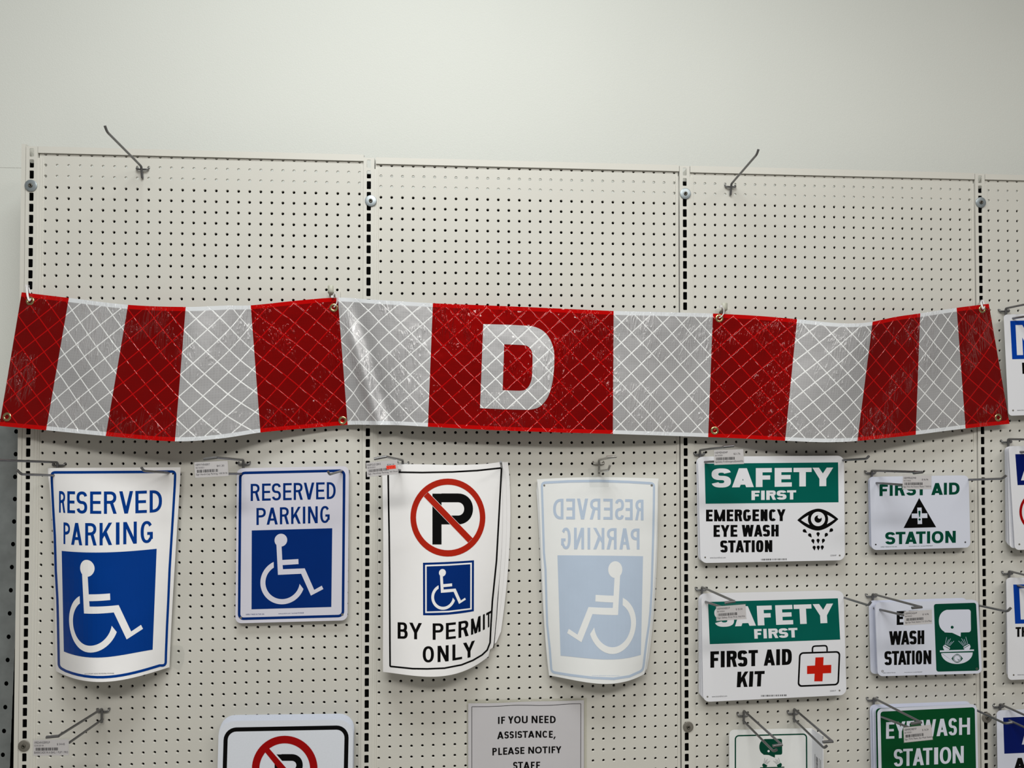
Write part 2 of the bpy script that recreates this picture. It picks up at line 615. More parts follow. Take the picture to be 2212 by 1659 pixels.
def glyph(ch, w, h, sv, sh, e=2.3, terminal=0.0):
    a = sv * (1.12 if sv < .32 * w else .94)
    if ch == 'I': return [rect(0, 0, w, h)]
    if ch == 'L': return [rect(0, 0, sv, h), rect(sv, h - sh, w, h)]
    if ch == 'E': return [rect(0, 0, sv, h), rect(sv, 0, w, sh), rect(sv, h * .49 - sh / 2, w * .93, h * .49 + sh / 2), rect(sv, h - sh, w, h)]
    if ch == 'F': return [rect(0, 0, sv, h), rect(sv, 0, w, sh), rect(sv, h * .5 - sh / 2, w * .9, h * .5 + sh / 2)]
    if ch == 'T': return [rect(0, 0, w, sh), rect(w / 2 - sv / 2, sh, w / 2 + sv / 2, h)]
    if ch == 'H': return [rect(0, 0, sv, h), rect(w - sv, 0, w, h), rect(sv, h * .48 - sh / 2, w - sv, h * .48 + sh / 2)]
    if ch == 'N': return [rect(0, 0, sv, h), rect(w - sv, 0, w, h), [(0, 0), (a, 0), (w, h), (w - a, h)]]
    if ch == 'M':
        a = min(a, w * .25)
        b = a * .5
        return [rect(0, 0, sv, h), rect(w - sv, 0, w, h), [(0, 0), (a, 0), (w / 2 + b, h), (w / 2 - b, h)], [(w - a, 0), (w, 0), (w / 2 + b, h), (w / 2 - b, h)]]
    if ch == 'V':
        c = a * .52
        return [[(0, 0), (a, 0), (w / 2 + c, h), (w / 2 - c, h)], [(w - a, 0), (w, 0), (w / 2 + c, h), (w / 2 - c, h)]]
    if ch == 'A':
        c = a * .52; y0 = h * .64; y1 = y0 + sh
        xl = lambda y: (w / 2 - c) * (1 - y / h) + a * .45
        return [[(w / 2 - c, 0), (w / 2 + c, 0), (a, h), (0, h)], [(w / 2 - c, 0), (w / 2 + c, 0), (w, h), (w - a, h)],
                [(xl(y0), y0), (w - xl(y0), y0), (w - xl(y1), y1), (xl(y1), y1)]]
    if ch == 'W':
        b = sv * 1.0; m1, m2, t = w * .28, w * .72, w * .5
        return [[(0, 0), (b, 0), (m1 + b * .5, h), (m1 - b * .5, h)], [(t - b * .5, 0), (t + b * .5, 0), (m1 + b * .5, h), (m1 - b * .5, h)],
                [(t - b * .5, 0), (t + b * .5, 0), (m2 + b * .5, h), (m2 - b * .5, h)], [(w - b, 0), (w, 0), (m2 + b * .5, h), (m2 - b * .5, h)]]
    if ch == 'Y':
        m = h * .6
        return [[(0, 0), (a, 0), (w / 2 + sv / 2, m * .98), (w / 2 - sv / 2, m)], [(w - a, 0), (w, 0), (w / 2 + sv / 2, m), (w / 2 - sv / 2, m * .98)], rect(w / 2 - sv / 2, m * .97, w / 2 + sv / 2, h)]
    if ch == 'K':
        k = (h * .56) / (w - a - sv * .6)
        return [rect(0, 0, sv, h), [(w - a, 0), (w, 0), (sv, h * .56 + a * k * .55), (sv, h * .56 - sv * .4 * k)],
                [(sv + (w - sv) * .12, h * .5), (sv + (w - sv) * .12 + a * .75, h * .36), (w, h), (w - a, h)]]
    if ch == 'D': return [rect(0, 0, sv, h)] + bowl(sv, w, 0, h, sv, sh, min(w - sv, h * .5), e)
    if ch == 'P': return [rect(0, 0, sv, h)] + bowl(sv, w, 0, h * .56, sv, sh, min(w - sv, h * .3), e)
    if ch == 'R': return [rect(0, 0, sv, h)] + bowl(sv, w * .97, 0, h * .55, sv, sh, min(w - sv, h * .29), e) + [[(w * .45, h * .5), (w * .45 + a, h * .5), (w, h), (w - a, h)]]
    if ch == 'B': return [rect(0, 0, sv, h)] + bowl(sv, w * .94, 0, h * .5 + sh / 2, sv, sh, min(w - sv, h * .27), e) + bowl(sv, w, h * .5 - sh / 2, h, sv, sh, min(w - sv, h * .28), e)
    if ch == 'O': return ring(ell(w / 2, h / 2, w / 2, h / 2, 40, e=e), ell(w / 2, h / 2, w / 2 - sv, h / 2 - sh, 40, e=e))
    if ch in 'CG':
        a0, a1 = math.radians(38), math.radians(322)
        s_ = strip(ell(w / 2, h / 2, w / 2, h / 2, 34, a0, a1, e), ell(w / 2, h / 2, w / 2 - sv, h / 2 - sh, 34, a0, a1, e))
        if ch == 'G': s_ += [rect(w * .54, h * .5, w, h * .5 + sh), rect(w - sv, h * .5 + sh, w, h * .82)]
        return s_
    if ch == 'U':
        r = h * .32
        o = [(0, 0)] + ell(w / 2, h - r, w / 2, r, 18, math.pi, 0, e) + [(w, 0)]
        i = [(sv, 0)] + ell(w / 2, h - r, w / 2 - sv, r - sh, 18, math.pi, 0, e) + [(w - sv, 0)]
        return strip(o, i)
    if ch == 'S':
        rx, ry = (w - sv) / 2, (h - sh) / 4
        yu, yl = sh / 2 + ry, h - sh / 2 - ry
        ex = e
        def pt(cx, cy, ax_, ay_, th):
            c, s_ = math.cos(th), math.sin(th)
            return (cx + ax_ * math.copysign(abs(c) ** (2 / ex), c), cy + ay_ * math.copysign(abs(s_) ** (2 / ex), s_))
        O, I = [], []
        ix, iy = max(rx - sv / 2, .01), max(ry - sh / 2, .01)
        a0, a1 = math.radians(-14), math.radians(-258)
        for k in range(25):
            th = a0 + (a1 - a0) * k / 24
            O.append(pt(w / 2, yu, rx + sv / 2, ry + sh / 2, th)); I.append(pt(w / 2, yu, ix, iy, th))
        b0, b1 = math.radians(-78), math.radians(166)
        for k in range(25):
            th = b0 + (b1 - b0) * k / 24
            O.append(pt(w / 2, yl, ix, iy, th)); I.append(pt(w / 2, yl, rx + sv / 2, ry + sh / 2, th))
        return strip(O, I)
    if ch == ',': return [[(w * .35, 0), (w, 0), (w * .4, h), (0, h)]]
    return []


def curve_fit(pts):
    xs = np.array([p[0] for p in pts], float); ys = np.array([p[1] for p in pts], float)
    dg = min(len(pts) - 1, 3)
    x0 = xs.mean()
    c = np.polyfit(xs - x0, ys, dg)
    return lambda x: float(np.polyval(c, x - x0))


def words_(crop, txt, boxes, top, bot, sv, sh, e=2.3, skew=0.0, mirror=False):
    """letters drawn in their measured boxes; sv may be a list, one stem per letter"""
    ft, fb = curve_fit(top), curve_fit(bot)
    out = []
    for i, (ch, (l, r)) in enumerate(zip(txt, boxes)):
        w = r - l
        xm = (l + r) / 2
        h = fb(xm) - ft(xm)
        s1 = sv[i] if isinstance(sv, (list, tuple)) else sv
        if ch == ',':
            polys = [[(p[0], h * .82 + p[1]) for p in poly] for poly in glyph(ch, w, h * .38, s1, sh)]
        else:
            polys = glyph(ch, w, h, s1, sh, e)
        for poly in polys:
            q = []
            for gx, gy in poly:
                x = l + (w - gx if mirror else gx)
                y = ft(x) + (fb(x) - ft(x)) * gy / h
                q.append(crop(x + skew * (gy - h / 2), y))
            out.append(q)
    return out


def small_text(s, q):
    """a line of small type set with the built-in typeface, stretched to a pixel quad"""
    cu = bpy.data.curves.new('t', 'FONT')
    cu.body = s; cu.resolution_u = 2
    o = bpy.data.objects.new('t', cu)
    COL.objects.link(o)
    bpy.context.view_layer.update()
    dg = bpy.context.evaluated_depsgraph_get()
    ev = o.evaluated_get(dg)
    me = ev.to_mesh()
    vs = [(v.co.x, v.co.y) for v in me.vertices]
    fs = [list(p.vertices) for p in me.polygons]
    ev.to_mesh_clear()
    bpy.data.objects.remove(o); bpy.data.curves.remove(cu)
    if not vs: return []
    x0 = min(v[0] for v in vs); x1 = max(v[0] for v in vs); y0 = min(v[1] for v in vs); y1 = max(v[1] for v in vs)
    f = quad_map(q)
    pv = [f((x - x0) / (x1 - x0), (y1 - y) / (y1 - y0)) for x, y in vs]
    return [[pv[i] for i in fc] for fc in fs]


def line_quad(crop, x0, x1, ya, yb, hgt):
    """quad of a text line running from (x0, ya) to (x1, yb), these being its middle"""
    return [crop(x0, ya - hgt / 2), crop(x1, yb - hgt / 2), crop(x1, yb + hgt / 2), crop(x0, ya + hgt / 2)]


def barcode(q, seed, n=46):
    rnd = random.Random(seed); f = quad_map(q)
    out = []; x = 0.0; k = 0
    while x < 1:
        wd = rnd.choice((.008, .012, .018, .026))
        if k % 2 == 0: out.append([f(x, 0), f(min(x + wd, 1), 0), f(min(x + wd, 1), 1), f(x, 1)])
        x += wd; k += 1
    return out


# ------------------------------------------------------------------ the room
mb = MB()
seam = inch(20, 362, -5.0)[1]
xa, xb = -160, 260
mb.face([B(xa, -75, -5.0), B(xb, -75, -5.0), B(xb, seam, -5.0), B(xa, seam, -5.0)])
mb.face([B(xa, seam, -5.0), B(xb, seam, -5.0), B(xb, seam + .022, -5.03), B(xa, seam + .022, -5.03)])
mb.face([B(xa, seam + .022, -5.03), B(xb, seam + .022, -5.03), B(xb, H0, -5.03), B(xa, H0, -5.03)])
mb.face([B(xa, -75, -8), B(xb, -75, -8), B(xb, H0, -8), B(xa, H0, -8)])
w = mb.build('wall_back', M['wall'], fix=False)
for p in w.data.polygons:
    pass
tag(w, kind='structure')
mb = MB(); mb.box(B(xa, H0 + 4, -8), B(xb, H0, 150))
M['floor'] = mat('shop_floor', (150, 148, 142), 0.5, noise=0.08, nscale=5)
tag(mb.build('floor', M['floor']), kind='structure')

# ------------------------------------------------------------------ pegboard bays
BAYS = [(0.0, 0.0, 29), (29.9736, 0.2677, 29), (60.0135, 0.2696, 29), (90.05, 0.30, 29)]
bay_words = ['first pegboard panel from the corner column, behind the two curled and flat reserved parking signs',
             'second pegboard panel, behind the letter D of the striped banner',
             'third pegboard panel, behind the green and white safety signs',
             'partly seen pegboard panel beyond the striped banner, behind the blue notices']
NR0, NR1 = -1, 62


def pegboard(x0, r0, ncol, label):
    t = thing('pegboard_panel', B(x0 + 14, H0, 0), label, 'pegboard', 'pegboard panels along the wall')
    seg, rad, chf, th = 14, 0.128, 0.150, 0.16
    vs, fs, sm = [], [], []
    ang = [2 * math.pi * (k + .5) / seg for k in range(seg)]

    def sq(a):
        c, s_ = math.cos(a), math.sin(a); m = max(abs(c), abs(s_)); return .5 * c / m, .5 * s_ / m
    sqp = [sq(a) for a in ang]
    # corners of the cell are added so that cells close up without gaps
    for j in range(NR0, NR1):
        for i in range(ncol):
            cx, cy = x0 + i, r0 + j
            n = len(vs)
            mx = .355 if i == ncol - 1 else .5
            for a, (sx, sy) in zip(ang, sqp): vs.append(tuple(B(cx + min(sx, mx), cy + sy, 0)))
            for a in ang: vs.append(tuple(B(cx + chf * math.cos(a), cy + chf * math.sin(a), 0.0)))
            for a in ang: vs.append(tuple(B(cx + rad * math.cos(a), cy + rad * math.sin(a), -0.022)))
            for a in ang: vs.append(tuple(B(cx + rad * math.cos(a), cy + rad * math.sin(a), -th)))
            for sx, sy in ((.5, .5), (-.5, .5), (-.5, -.5), (.5, -.5)): vs.append(tuple(B(cx + min(sx, mx), cy + sy, 0)))
            for k in range(seg):
                k2 = (k + 1) % seg
                a, b = sqp[k], sqp[k2]
                q = [n + k, n + k2, n + seg + k2, n + seg + k]
                if abs(abs(a[0]) - .5) > 1e-6 and abs(abs(b[0]) - .5) < 1e-6 or abs(abs(a[0]) - .5) < 1e-6 and abs(abs(b[0]) - .5) > 1e-6:
                    ci = {(1, 1): 0, (-1, 1): 1, (-1, -1): 2, (1, -1): 3}[(1 if (a[0] + b[0]) > 0 else -1, 1 if (a[1] + b[1]) > 0 else -1)]
                    q = [n + k, n + 4 * seg + ci, n + k2, n + seg + k2, n + seg + k]
                fs.append(q); sm.append(False)
                fs.append([n + seg + k, n + seg + k2, n + 2 * seg + k2, n + 2 * seg + k]); sm.append(True)
                fs.append([n + 2 * seg + k, n + 2 * seg + k2, n + 3 * seg + k2, n + 3 * seg + k]); sm.append(True)
    me = bpy.data.meshes.new('board')
    me.from_pydata(vs, [], fs)
    me.polygons.foreach_set('use_smooth', sm)
    me.update()
    link_mesh('board', me, M['board'], t)
    # added near-black sheet: stands in for cavity shade, left open behind the top rows
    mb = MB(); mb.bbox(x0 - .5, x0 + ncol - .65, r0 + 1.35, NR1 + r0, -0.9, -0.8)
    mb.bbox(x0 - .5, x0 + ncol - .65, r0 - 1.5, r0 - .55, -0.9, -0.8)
    mb.build('backing', M['cavity_shade'], t)
    for s_ in (0, 1):
        mb = MB()
        if s_ == 0: a, b = x0 - .62, x0 - .21
        else: a, b = x0 + 28.13, x0 + 28.37
        mb.bbox(a, b, r0 - .62, NR1 + r0, 0.0, .07)
        mb.bbox(a + (.14 if s_ else 0), b - (0 if s_ else .14), r0 - .6, NR1 + r0, .07, .12)
        mb.build('edge_strip', M['steel_paint'], t)
    return t


for (x0, r0, n), lb in zip(BAYS, bay_words):
    pegboard(x0, r0, n, lb)

# top rails, each a folded steel channel along the head of its panel
rail_px = [((82.3, 316), (788, 333.7), (788, 347), (83.5, 330)), ((812, 339.8), (1467, 357.5), (1467, 371), (812, 353.5)),
           ((1491, 358), (2105, 375.8), (2105, 387.5), (1491, 372)), ((2128, 376), (2700, 392), (2700, 404), (2128, 387.5))]
for (tl, tr, br, bl), (x0, r0, n), nm in zip(rail_px, BAYS, ('first', 'second', 'third', 'fourth')):
    d = .17
    a = inch(*tl, d); b = inch(*bl, d)
    rt, rb = a[1], b[1]
    xl = a[0]; xr = x0 + 28.42
    t = thing('top_rail', B((xl + xr) / 2, rb, 0), f'almond steel rail capping the {nm} pegboard panel from the corner column', 'rail', 'top rails of the pegboard')
    mb = MB()
    mb.bbox(xl, xr, rt, rb, d - .06, d)
    mb.bbox(xl, xr, rt, rt + .06, -.2, d - .06)
    mb.bbox(xl, xr, rb - .05, rb, d - .12, d - .06)
    mb.build('channel', M['steel_paint'], t)
    mb = MB(); mb.bbox(xl + .05, xr - .05, rt + .1, rb + .05, -.2, -.05)
    mb.build('bracket', M['steel_paint'], t)


def upright(xc, r0, label, endcap=False):
    t = thing('slotted_upright', B(xc, H0, 0), label, 'upright', 'slotted uprights of the pegboard wall')
    hw, d, dep = .5, .16, 1.6
    top = r0 - 1.62
    mb = MB()
    rows = [top]
    for k in range(-1, NR1): rows += [r0 + k - .06 - .37, r0 + k - .06 + .37]
    bottom = NR1 + r0 + .3
    # face with slots
    sw = .195
    mb.bbox(xc - hw, xc - sw, top, bottom, d - .07, d)
    mb.bbox(xc + sw, xc + hw, top, bottom, d - .07, d)
    prev = top
    for k in range(-1, NR1):
        a, b = r0 + k - .06 - .37, r0 + k - .06 + .37
        if a > prev: mb.bbox(xc - sw, xc + sw, prev, a, d - .07, d)
        # rounded slot corners
        for sx in (-1, 1):
            for yy, sy in ((a, 1), (b, -1)):
                c = .07
                mb.face([B(xc + sx * sw, yy, d), B(xc + sx * (sw - c), yy, d), B(xc + sx * (sw - c * .3), yy + sy * c * .3, d), B(xc + sx * sw, yy + sy * c, d)])
        prev = b
    mb.bbox(xc - hw, xc - hw + .07, top, bottom, -dep, d - .07)
    mb.bbox(xc + hw - .07, xc + hw, top, bottom, -dep, d - .07)
    mb.build('channel', M['steel_paint'], t)
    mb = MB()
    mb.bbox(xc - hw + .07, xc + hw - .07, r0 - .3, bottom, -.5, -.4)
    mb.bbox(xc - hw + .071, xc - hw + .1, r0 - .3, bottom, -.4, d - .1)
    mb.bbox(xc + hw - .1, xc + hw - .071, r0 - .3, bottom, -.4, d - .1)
    mb.build('slot_shade_liner', M['dark'], t)  # added liner, near-black in place of the shade inside the slots
    if endcap:
        mb = MB()
        mb.bbox(xc - hw - .42, xc - hw - .06, top - .2, bottom, -1.9, .12)
        mb.build('end_trim', M['steel_paint'], t)
    return t


UPX = [-1.09, 28.89, 58.95, 88.99]
for k, (xc, r0) in enumerate(zip(UPX, (0, .2677, .2696, .30))):
    upright(xc, r0, ['slotted steel upright at the open end of the pegboard beside the grey column',
                     'slotted steel upright between the first and second panels from the grey column',
                     'slotted steel upright between the second and third panels, beside the safety first signs',
                     'slotted steel upright behind the far end of the banner, beside the blue notices'][k], k == 0)

# washers with bolts clamped on the uprights
WASH = [(67, 401, 'zinc', 'pale washer and bolt near the top of the end upright'),
        (801, 434, 'zinc', 'bluish washer and bolt near the top of the upright between first and second panels'),
        (1480.5, 418.5, 'zinc', 'bluish washer and bolt near the top of the upright beside the hook-topped third panel'),
        (2118.5, 437.5, 'zinc', 'grey washer and bolt near the top of the upright by the banner end'),
        (52, 1611, 'dull_zinc', 'dull brown-grey washer and bolt beside the barricade price tag'),
        (1486.5, 1570, 'dull_zinc', 'dull washer and bolt level with the bottom eye wash symbol sign'),
        (2131.5, 1550, 'dull_zinc', 'dull washer and bolt crossed by the green eye wash sign hook')]
ax = Vector((0, -1, 0))
for px, py, m, lb in WASH:
    c = P(px, py, .2)
    t = thing('washer_bolt', c, lb, 'washer', 'washers bolted on the uprights')
    r = .5 * S * (1.06 if m == 'zinc' else 1.0)
    mb = MB(); mb.lathe([(0.0, .06 * S), (r * .3, .06 * S), (r * .92, .06 * S), (r, .045 * S), (r, 0), (0, 0)], c, ax)
    mb.build('washer', M[m], t)
    mb = MB(); mb.lathe([(0, .11 * S), (.07 * S, .11 * S), (.08 * S, .145 * S), (.15 * S, .15 * S), (.18 * S, .12 * S), (.17 * S, .06 * S)], c, ax, 18)
    mb.build('bolt_head', M['bolt'], t)
    mb = MB(); mb.lathe([(0, .112 * S), (.068 * S, .112 * S)], c, ax, 6)
    mb.build('socket', M['dark'], t)

# ------------------------------------------------------------------ galvanised column at the corner
t = thing('steel_column', P(-20, 1659, -2.2), 'dark grey galvanised steel column with a line of round holes beyond the pegboard end', 'column')
holes = [(35, 932), (34, 981), (32.5, 1030), (32.1, 1078), (30.4, 1126.6), (28.2, 1175.4), (25.6, 1225), (23.4, 1275), (21, 1325), (18.7, 1375.5), (16.5, 1425.6),
         (13.7, 1476.5), (11.4, 1527.5), (8.7, 1579), (6.2, 1630.5), (4, 1682), (1.5, 1733)]
dc = -2.0


def redge(y): return 45 - (y - 925) * (17 / 719.0) - max(0, (y - 1280)) * .017


mb = MB()
for k, (hx, hy) in enumerate(holes):
    ya = hy - 24.5 if k == 0 else (holes[k - 1][1] + hy) / 2
    yb = hy + 25 if k == len(holes) - 1 else (holes[k + 1][1] + hy) / 2
    xl = hx - 14
    angs = [2 * math.pi * (q + .5) / 16 for q in range(16)]
    hr = ell(hx, hy, 4.4, 5.0, 16, 2 * math.pi / 32)
    R0 = [(xl, ya), (redge(ya), ya), (redge(yb), yb), (xl, yb)]
    cxr, cyr = hx, hy
    outer = []
    for a in angs:
        c, s_ = math.cos(a), math.sin(a)
        tx = ((redge(hy + s_ * 20) - hx) / c) if c > 1e-6 else ((xl - hx) / c if c < -1e-6 else 1e9)
        ty = ((yb - hy) / s_) if s_ > 1e-6 else ((ya - hy) / s_)
        tt = min(tx, ty)
        outer.append((hx + c * tt, hy + s_ * tt, tx <= ty))
    for jq in range(16):
        jn = (jq + 1) % 16
        pts = [outer[jq][:2], outer[jn][:2], hr[jn], hr[jq]]
        if outer[jq][2] != outer[jn][2]:
            mid = ((outer[jq][0] + outer[jn][0]) / 2, (outer[jq][1] + outer[jn][1]) / 2)
            pts.insert(1, min(R0, key=lambda z: math.dist(z, mid)))
        mb.face([P(x, y, dc) for x, y in pts])
    nl = [(xl, ya), (xl, yb)]
    mb.face([P(-90, ya, dc), P(xl, ya, dc), P(xl, yb, dc), P(-90, yb, dc)])
mb.build('face_plate', M['galv'], t, fix=False)
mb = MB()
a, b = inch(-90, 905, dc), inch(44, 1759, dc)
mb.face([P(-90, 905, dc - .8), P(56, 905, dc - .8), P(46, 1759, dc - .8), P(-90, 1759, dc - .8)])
mb.build('gap_shade_sheet', M['dark'], t, fix=False)  # added dark sheet standing in for shade behind the holes and end gap
mb = MB()
mb.face([P(-90, 907.5, dc), P(redge(907), 907.5, dc), P(redge(907), 907.5, dc - .8), P(-90, 907.5, dc - .8)])
mb.build('top_cap', M['galv'], t, fix=False)

# ------------------------------------------------------------------ the striped banner
# stations along the banner: top pixel, bottom pixel, depth top, depth bottom
ST = [((46.9, 631.4), (-1.5, 920), .75, 1.7), ((148.8, 643.5), (99.6, 929.3), 1.5, 2.3), ((276.6, 658.4), (228.3, 941.7), 2.5, 3.1), ((401.2, 663), (377.8, 953.3), 3.0, 3.5),
      ((491.6, 660), (478, 947), 2.5, 2.7), ((541.5, 659.5), (562.6, 934.3), 1.7, 1.7), ((640, 649.5), (658, 925.5), 1.05, 1.0), ((729.7, 642.8), (751, 917.8), .75, .75),
      ((800, 647), (805, 917.8), 1.15, 1.5), ((862, 650.8), (857, 918.3), 1.45, 2.1), ((935.1, 655), (924.3, 921.7), 1.5, 2.3), ((1060, 660), (1053, 928.5), 1.6, 2.5), ((1195, 665.8), (1190, 933.6), 1.6, 2.5), ((1325.5, 671.7), (1323.9, 937.3), 1.4, 2.2),
      ((1440, 674.5), (1430, 940.8), 1.1, 1.7), ((1540, 677.2), (1529.7, 944.2), .75, 1.2), ((1640, 682.5), (1620, 948), 1.2, 1.7), ((1721.8, 689.5), (1695.8, 952), 1.8, 2.4), ((1803.9, 697.6), (1775, 955.2), 2.4, 2.9),
      ((1850, 698.4), (1820, 954.5), 2.6, 3.0), ((1885, 694.9), (1852, 952.6), 2.5, 2.8), ((1935, 684.5), (1915, 946), 2.1, 2.2), ((1987.9, 676.8), (1978.3, 939), 1.7, 1.7), ((2066.4, 664.9), (2085.7, 925.5), 1.1, 1.1), ((2135.9, 656.2), (2180.8, 915.5), .7, .8)]
BND = [0, 1, 2, 3, 5, 7, 10, 13, 15, 17, 20, 22, 23, 24]
COLS = ['r', 'w', 'r', 'w', 'r', 'w', 'r', 'w', 'r', 'w', 'r', 'w', 'r']
_par = np.array([0.0] + list(np.cumsum([math.dist(ST[i][0], ST[i + 1][0]) for i in range(len(ST) - 1)])))


def cr(vals, s_):
    """Catmull-Rom over the stations with their own spacing"""
    i = int(min(max(np.searchsorted(_par, s_) - 1, 0), len(_par) - 2))
    h = _par[i + 1] - _par[i]; t_ = (s_ - _par[i]) / h

    def slope(k):
        if k == 0: return (vals[1] - vals[0]) / (_par[1] - _par[0])
        if k == len(_par) - 1: return (vals[-1] - vals[-2]) / (_par[-1] - _par[-2])
        return (vals[k + 1] - vals[k - 1]) / (_par[k + 1] - _par[k - 1])
    m0, m1 = slope(i) * h, slope(i + 1) * h
    t2, t3 = t_ * t_, t_ ** 3
    return (2 * t3 - 3 * t2 + 1) * vals[i] + (t3 - 2 * t2 + t_) * m0 + (-2 * t3 + 3 * t2) * vals[i + 1] + (t3 - t2) * m1


_tx, _ty = [s_[0][0] for s_ in ST], [s_[0][1] for s_ in ST]
_bx, _by = [s_[1][0] for s_ in ST], [s_[1][1] for s_ in ST]
_td, _bd = [s_[2] for s_ in ST], [s_[3] for s_ in ST]


def banner_px(s_, v):
    x = cr(_tx, s_) * (1 - v) + cr(_bx, s_) * v
    y = cr(_ty, s_) * (1 - v) + cr(_by, s_) * v
    d = cr(_td, s_) * (1 - v) + cr(_bd, s_) * v
    # gathered fold running down from the second hanging point
    fx = 742 + 78 * v ** 1.15
    g = math.exp(-((x - fx) / 13.0) ** 2) * .42 * min(1, v * 3) - math.exp(-((x - fx - 26) / 13.0) ** 2) * .25 * min(1, v * 3)
    d += g
    # the white end stripes belly softly
    d += .12 * math.sin(x / 31.0 + 2.2 * v) * math.sin(math.pi * v) * .5
    return x, y, d


def banner_pt(s_, v, lift=0.0):
    x, y, d = banner_px(s_, v)
    return P(x, y, d + lift)


def s_of(x, y):
    """banner coordinate of a pixel"""
    lo, hi = 0.0, float(_par[-1])
    for _ in range(40):
        m = (lo + hi) / 2
        yt, yb = cr(_ty, m), cr(_by, m)
        v = (y - yt) / (yb - yt)
        xm = cr(_tx, m) * (1 - v) + cr(_bx, m) * v
        if xm < x: lo = m
        else: hi = m
    return (lo + hi) / 2, v


ban = thing('striped_banner', banner_pt(float(_par[13]), .5), 'long red and white diamond-pattern vinyl banner with a large letter D, tied across the pegboard', 'banner')
VROWS = 22
ucum = 0.0


def ulen(sa, sb):
    return (banner_pt(sa, .5) - banner_pt(sb, .5)).length / S


_us = np.linspace(0, _par[-1], 400)
_ul = np.concatenate([[0], np.cumsum([ulen(_us[i], _us[i + 1]) for i in range(399)])])


def U(s_): return float(np.interp(s_, _us, _ul))


def banner_mesh(name, faces_sv, m, lift, parent, thick=True):
    """faces_sv: polygons in (s, v)"""
    vs, fs, uvs = [], [], []
    for poly in faces_sv:
        n = len(vs)
        for s_, v in poly:
            vs.append(tuple(banner_pt(s_, v, lift))); uvs.append((U(s_), 11.7 * (1 - v)))
        fs.append(list(range(n, n + len(poly))))
    me = bpy.data.meshes.new(name)
    me.from_pydata(vs, [], fs)
    ul = me.uv_layers.new(name='UVMap')
    for p in me.polygons:
        for li in p.loop_indices:
            ul.data[li].uv = uvs[me.loops[li].vertex_index]
    bm = bmesh.new(); bm.from_mesh(me)
    bmesh.ops.remove_doubles(bm, verts=bm.verts, dist=1e-6)
    for f in bm.faces:
        f.normal_update()
        if f.normal.y > 0: f.normal_flip()
        f.smooth = True
    bm.to_mesh(me); bm.free()
    o = link_mesh(name, me, m, parent)
    if thick:
        md = o.modifiers.new('thickness', 'SOLIDIFY'); md.thickness = 0.05 * S; md.offset = -1
        es = o.modifiers.new('edges', 'EDGE_SPLIT'); es.split_angle = math.radians(40)
    return o


sections = []
for k in range(13):
    sa, sb = float(_par[BND[k]]), float(_par[BND[k + 1]])
    n = max(6, int((sb - sa) / 7))
    ss = np.linspace(sa, sb, n + 1)
    polys = []
    for i in range(n):
        for j in range(VROWS):
            polys.append([(ss[i], j / VROWS), (ss[i + 1], j / VROWS), (ss[i + 1], (j + 1) / VROWS), (ss[i], (j + 1) / VROWS)])
    c = COLS[k]
    sections.append(banner_mesh('red_stripe' if c == 'r' else 'white_stripe', polys, M['banner_red' if c == 'r' else 'banner_white'], .004 * (k % 2), ban))

# letter D on the middle red field, measured at photo crop (800,600) x4.367
cb = Crop(800, 600, 4.367)


def d_path(inner):
    if not inner:
        L = [(1065, 437), (1300, 443), (1470, 452)] + spline([(1470, 452), (1560, 466), (1640, 510), (1700, 590), (1733, 700), (1733, 850), (1715, 1000), (1672, 1130), (1600, 1215), (1520, 1242), (1440, 1245)], 4)[1:] + [(1240, 1240), (1035, 1230)]
    else:
        L = [(1263, 627), (1330, 630), (1420, 634)] + spline([(1420, 634), (1470, 640), (1505, 665), (1527, 710), (1530, 780), (1528, 880), (1520, 960), (1497, 1020), (1462, 1056), (1425, 1065), (1390, 1066)], 4)[1:] + [(1320, 1064), (1248, 1060)]
    return L


oL, iL = [cb(*p) for p in d_path(False)], [cb(*p) for p in d_path(True)]


def resample(L, n):
    d = np.concatenate([[0], np.cumsum([math.dist(L[i], L[i + 1]) for i in range(len(L) - 1)])])
    q = np.linspace(0, d[-1], n)
    return [(float(np.interp(a, d, [p[0] for p in L])), float(np.interp(a, d, [p[1] for p in L]))) for a in q]


polys = []
for o_, i_ in zip(strip(oL, iL), range(10 ** 6)):
    a, b, c, d_ = o_
    for k in range(6):
        f0, f1 = k / 6, (k + 1) / 6
        lerp = lambda p, q, t_: (p[0] + (q[0] - p[0]) * t_, p[1] + (q[1] - p[1]) * t_)
        polys.append([lerp(a, d_, f0), lerp(b, c, f0), lerp(b, c, f1), lerp(a, d_, f1)])
# the stem, from the outer left edge to the inner left edge
for k in range(14):
    f0, f1 = k / 14, (k + 1) / 14
    lerp = lambda p, q, t_: (p[0] + (q[0] - p[0]) * t_, p[1] + (q[1] - p[1]) * t_)
    for g in range(4):
        A0, A1 = lerp(oL[0], oL[-1], f0), lerp(oL[0], oL[-1], f1)
        B0, B1 = lerp(iL[0], iL[-1], f0), lerp(iL[0], iL[-1], f1)
        polys.append([lerp(A0, B0, g / 4), lerp(A0, B0, (g + 1) / 4), lerp(A1, B1, (g + 1) / 4), lerp(A1, B1, g / 4)])
banner_mesh('letter_lettering', [[s_of(*p) for p in poly] for poly in polys], M['banner_white'], .022, ban, False)

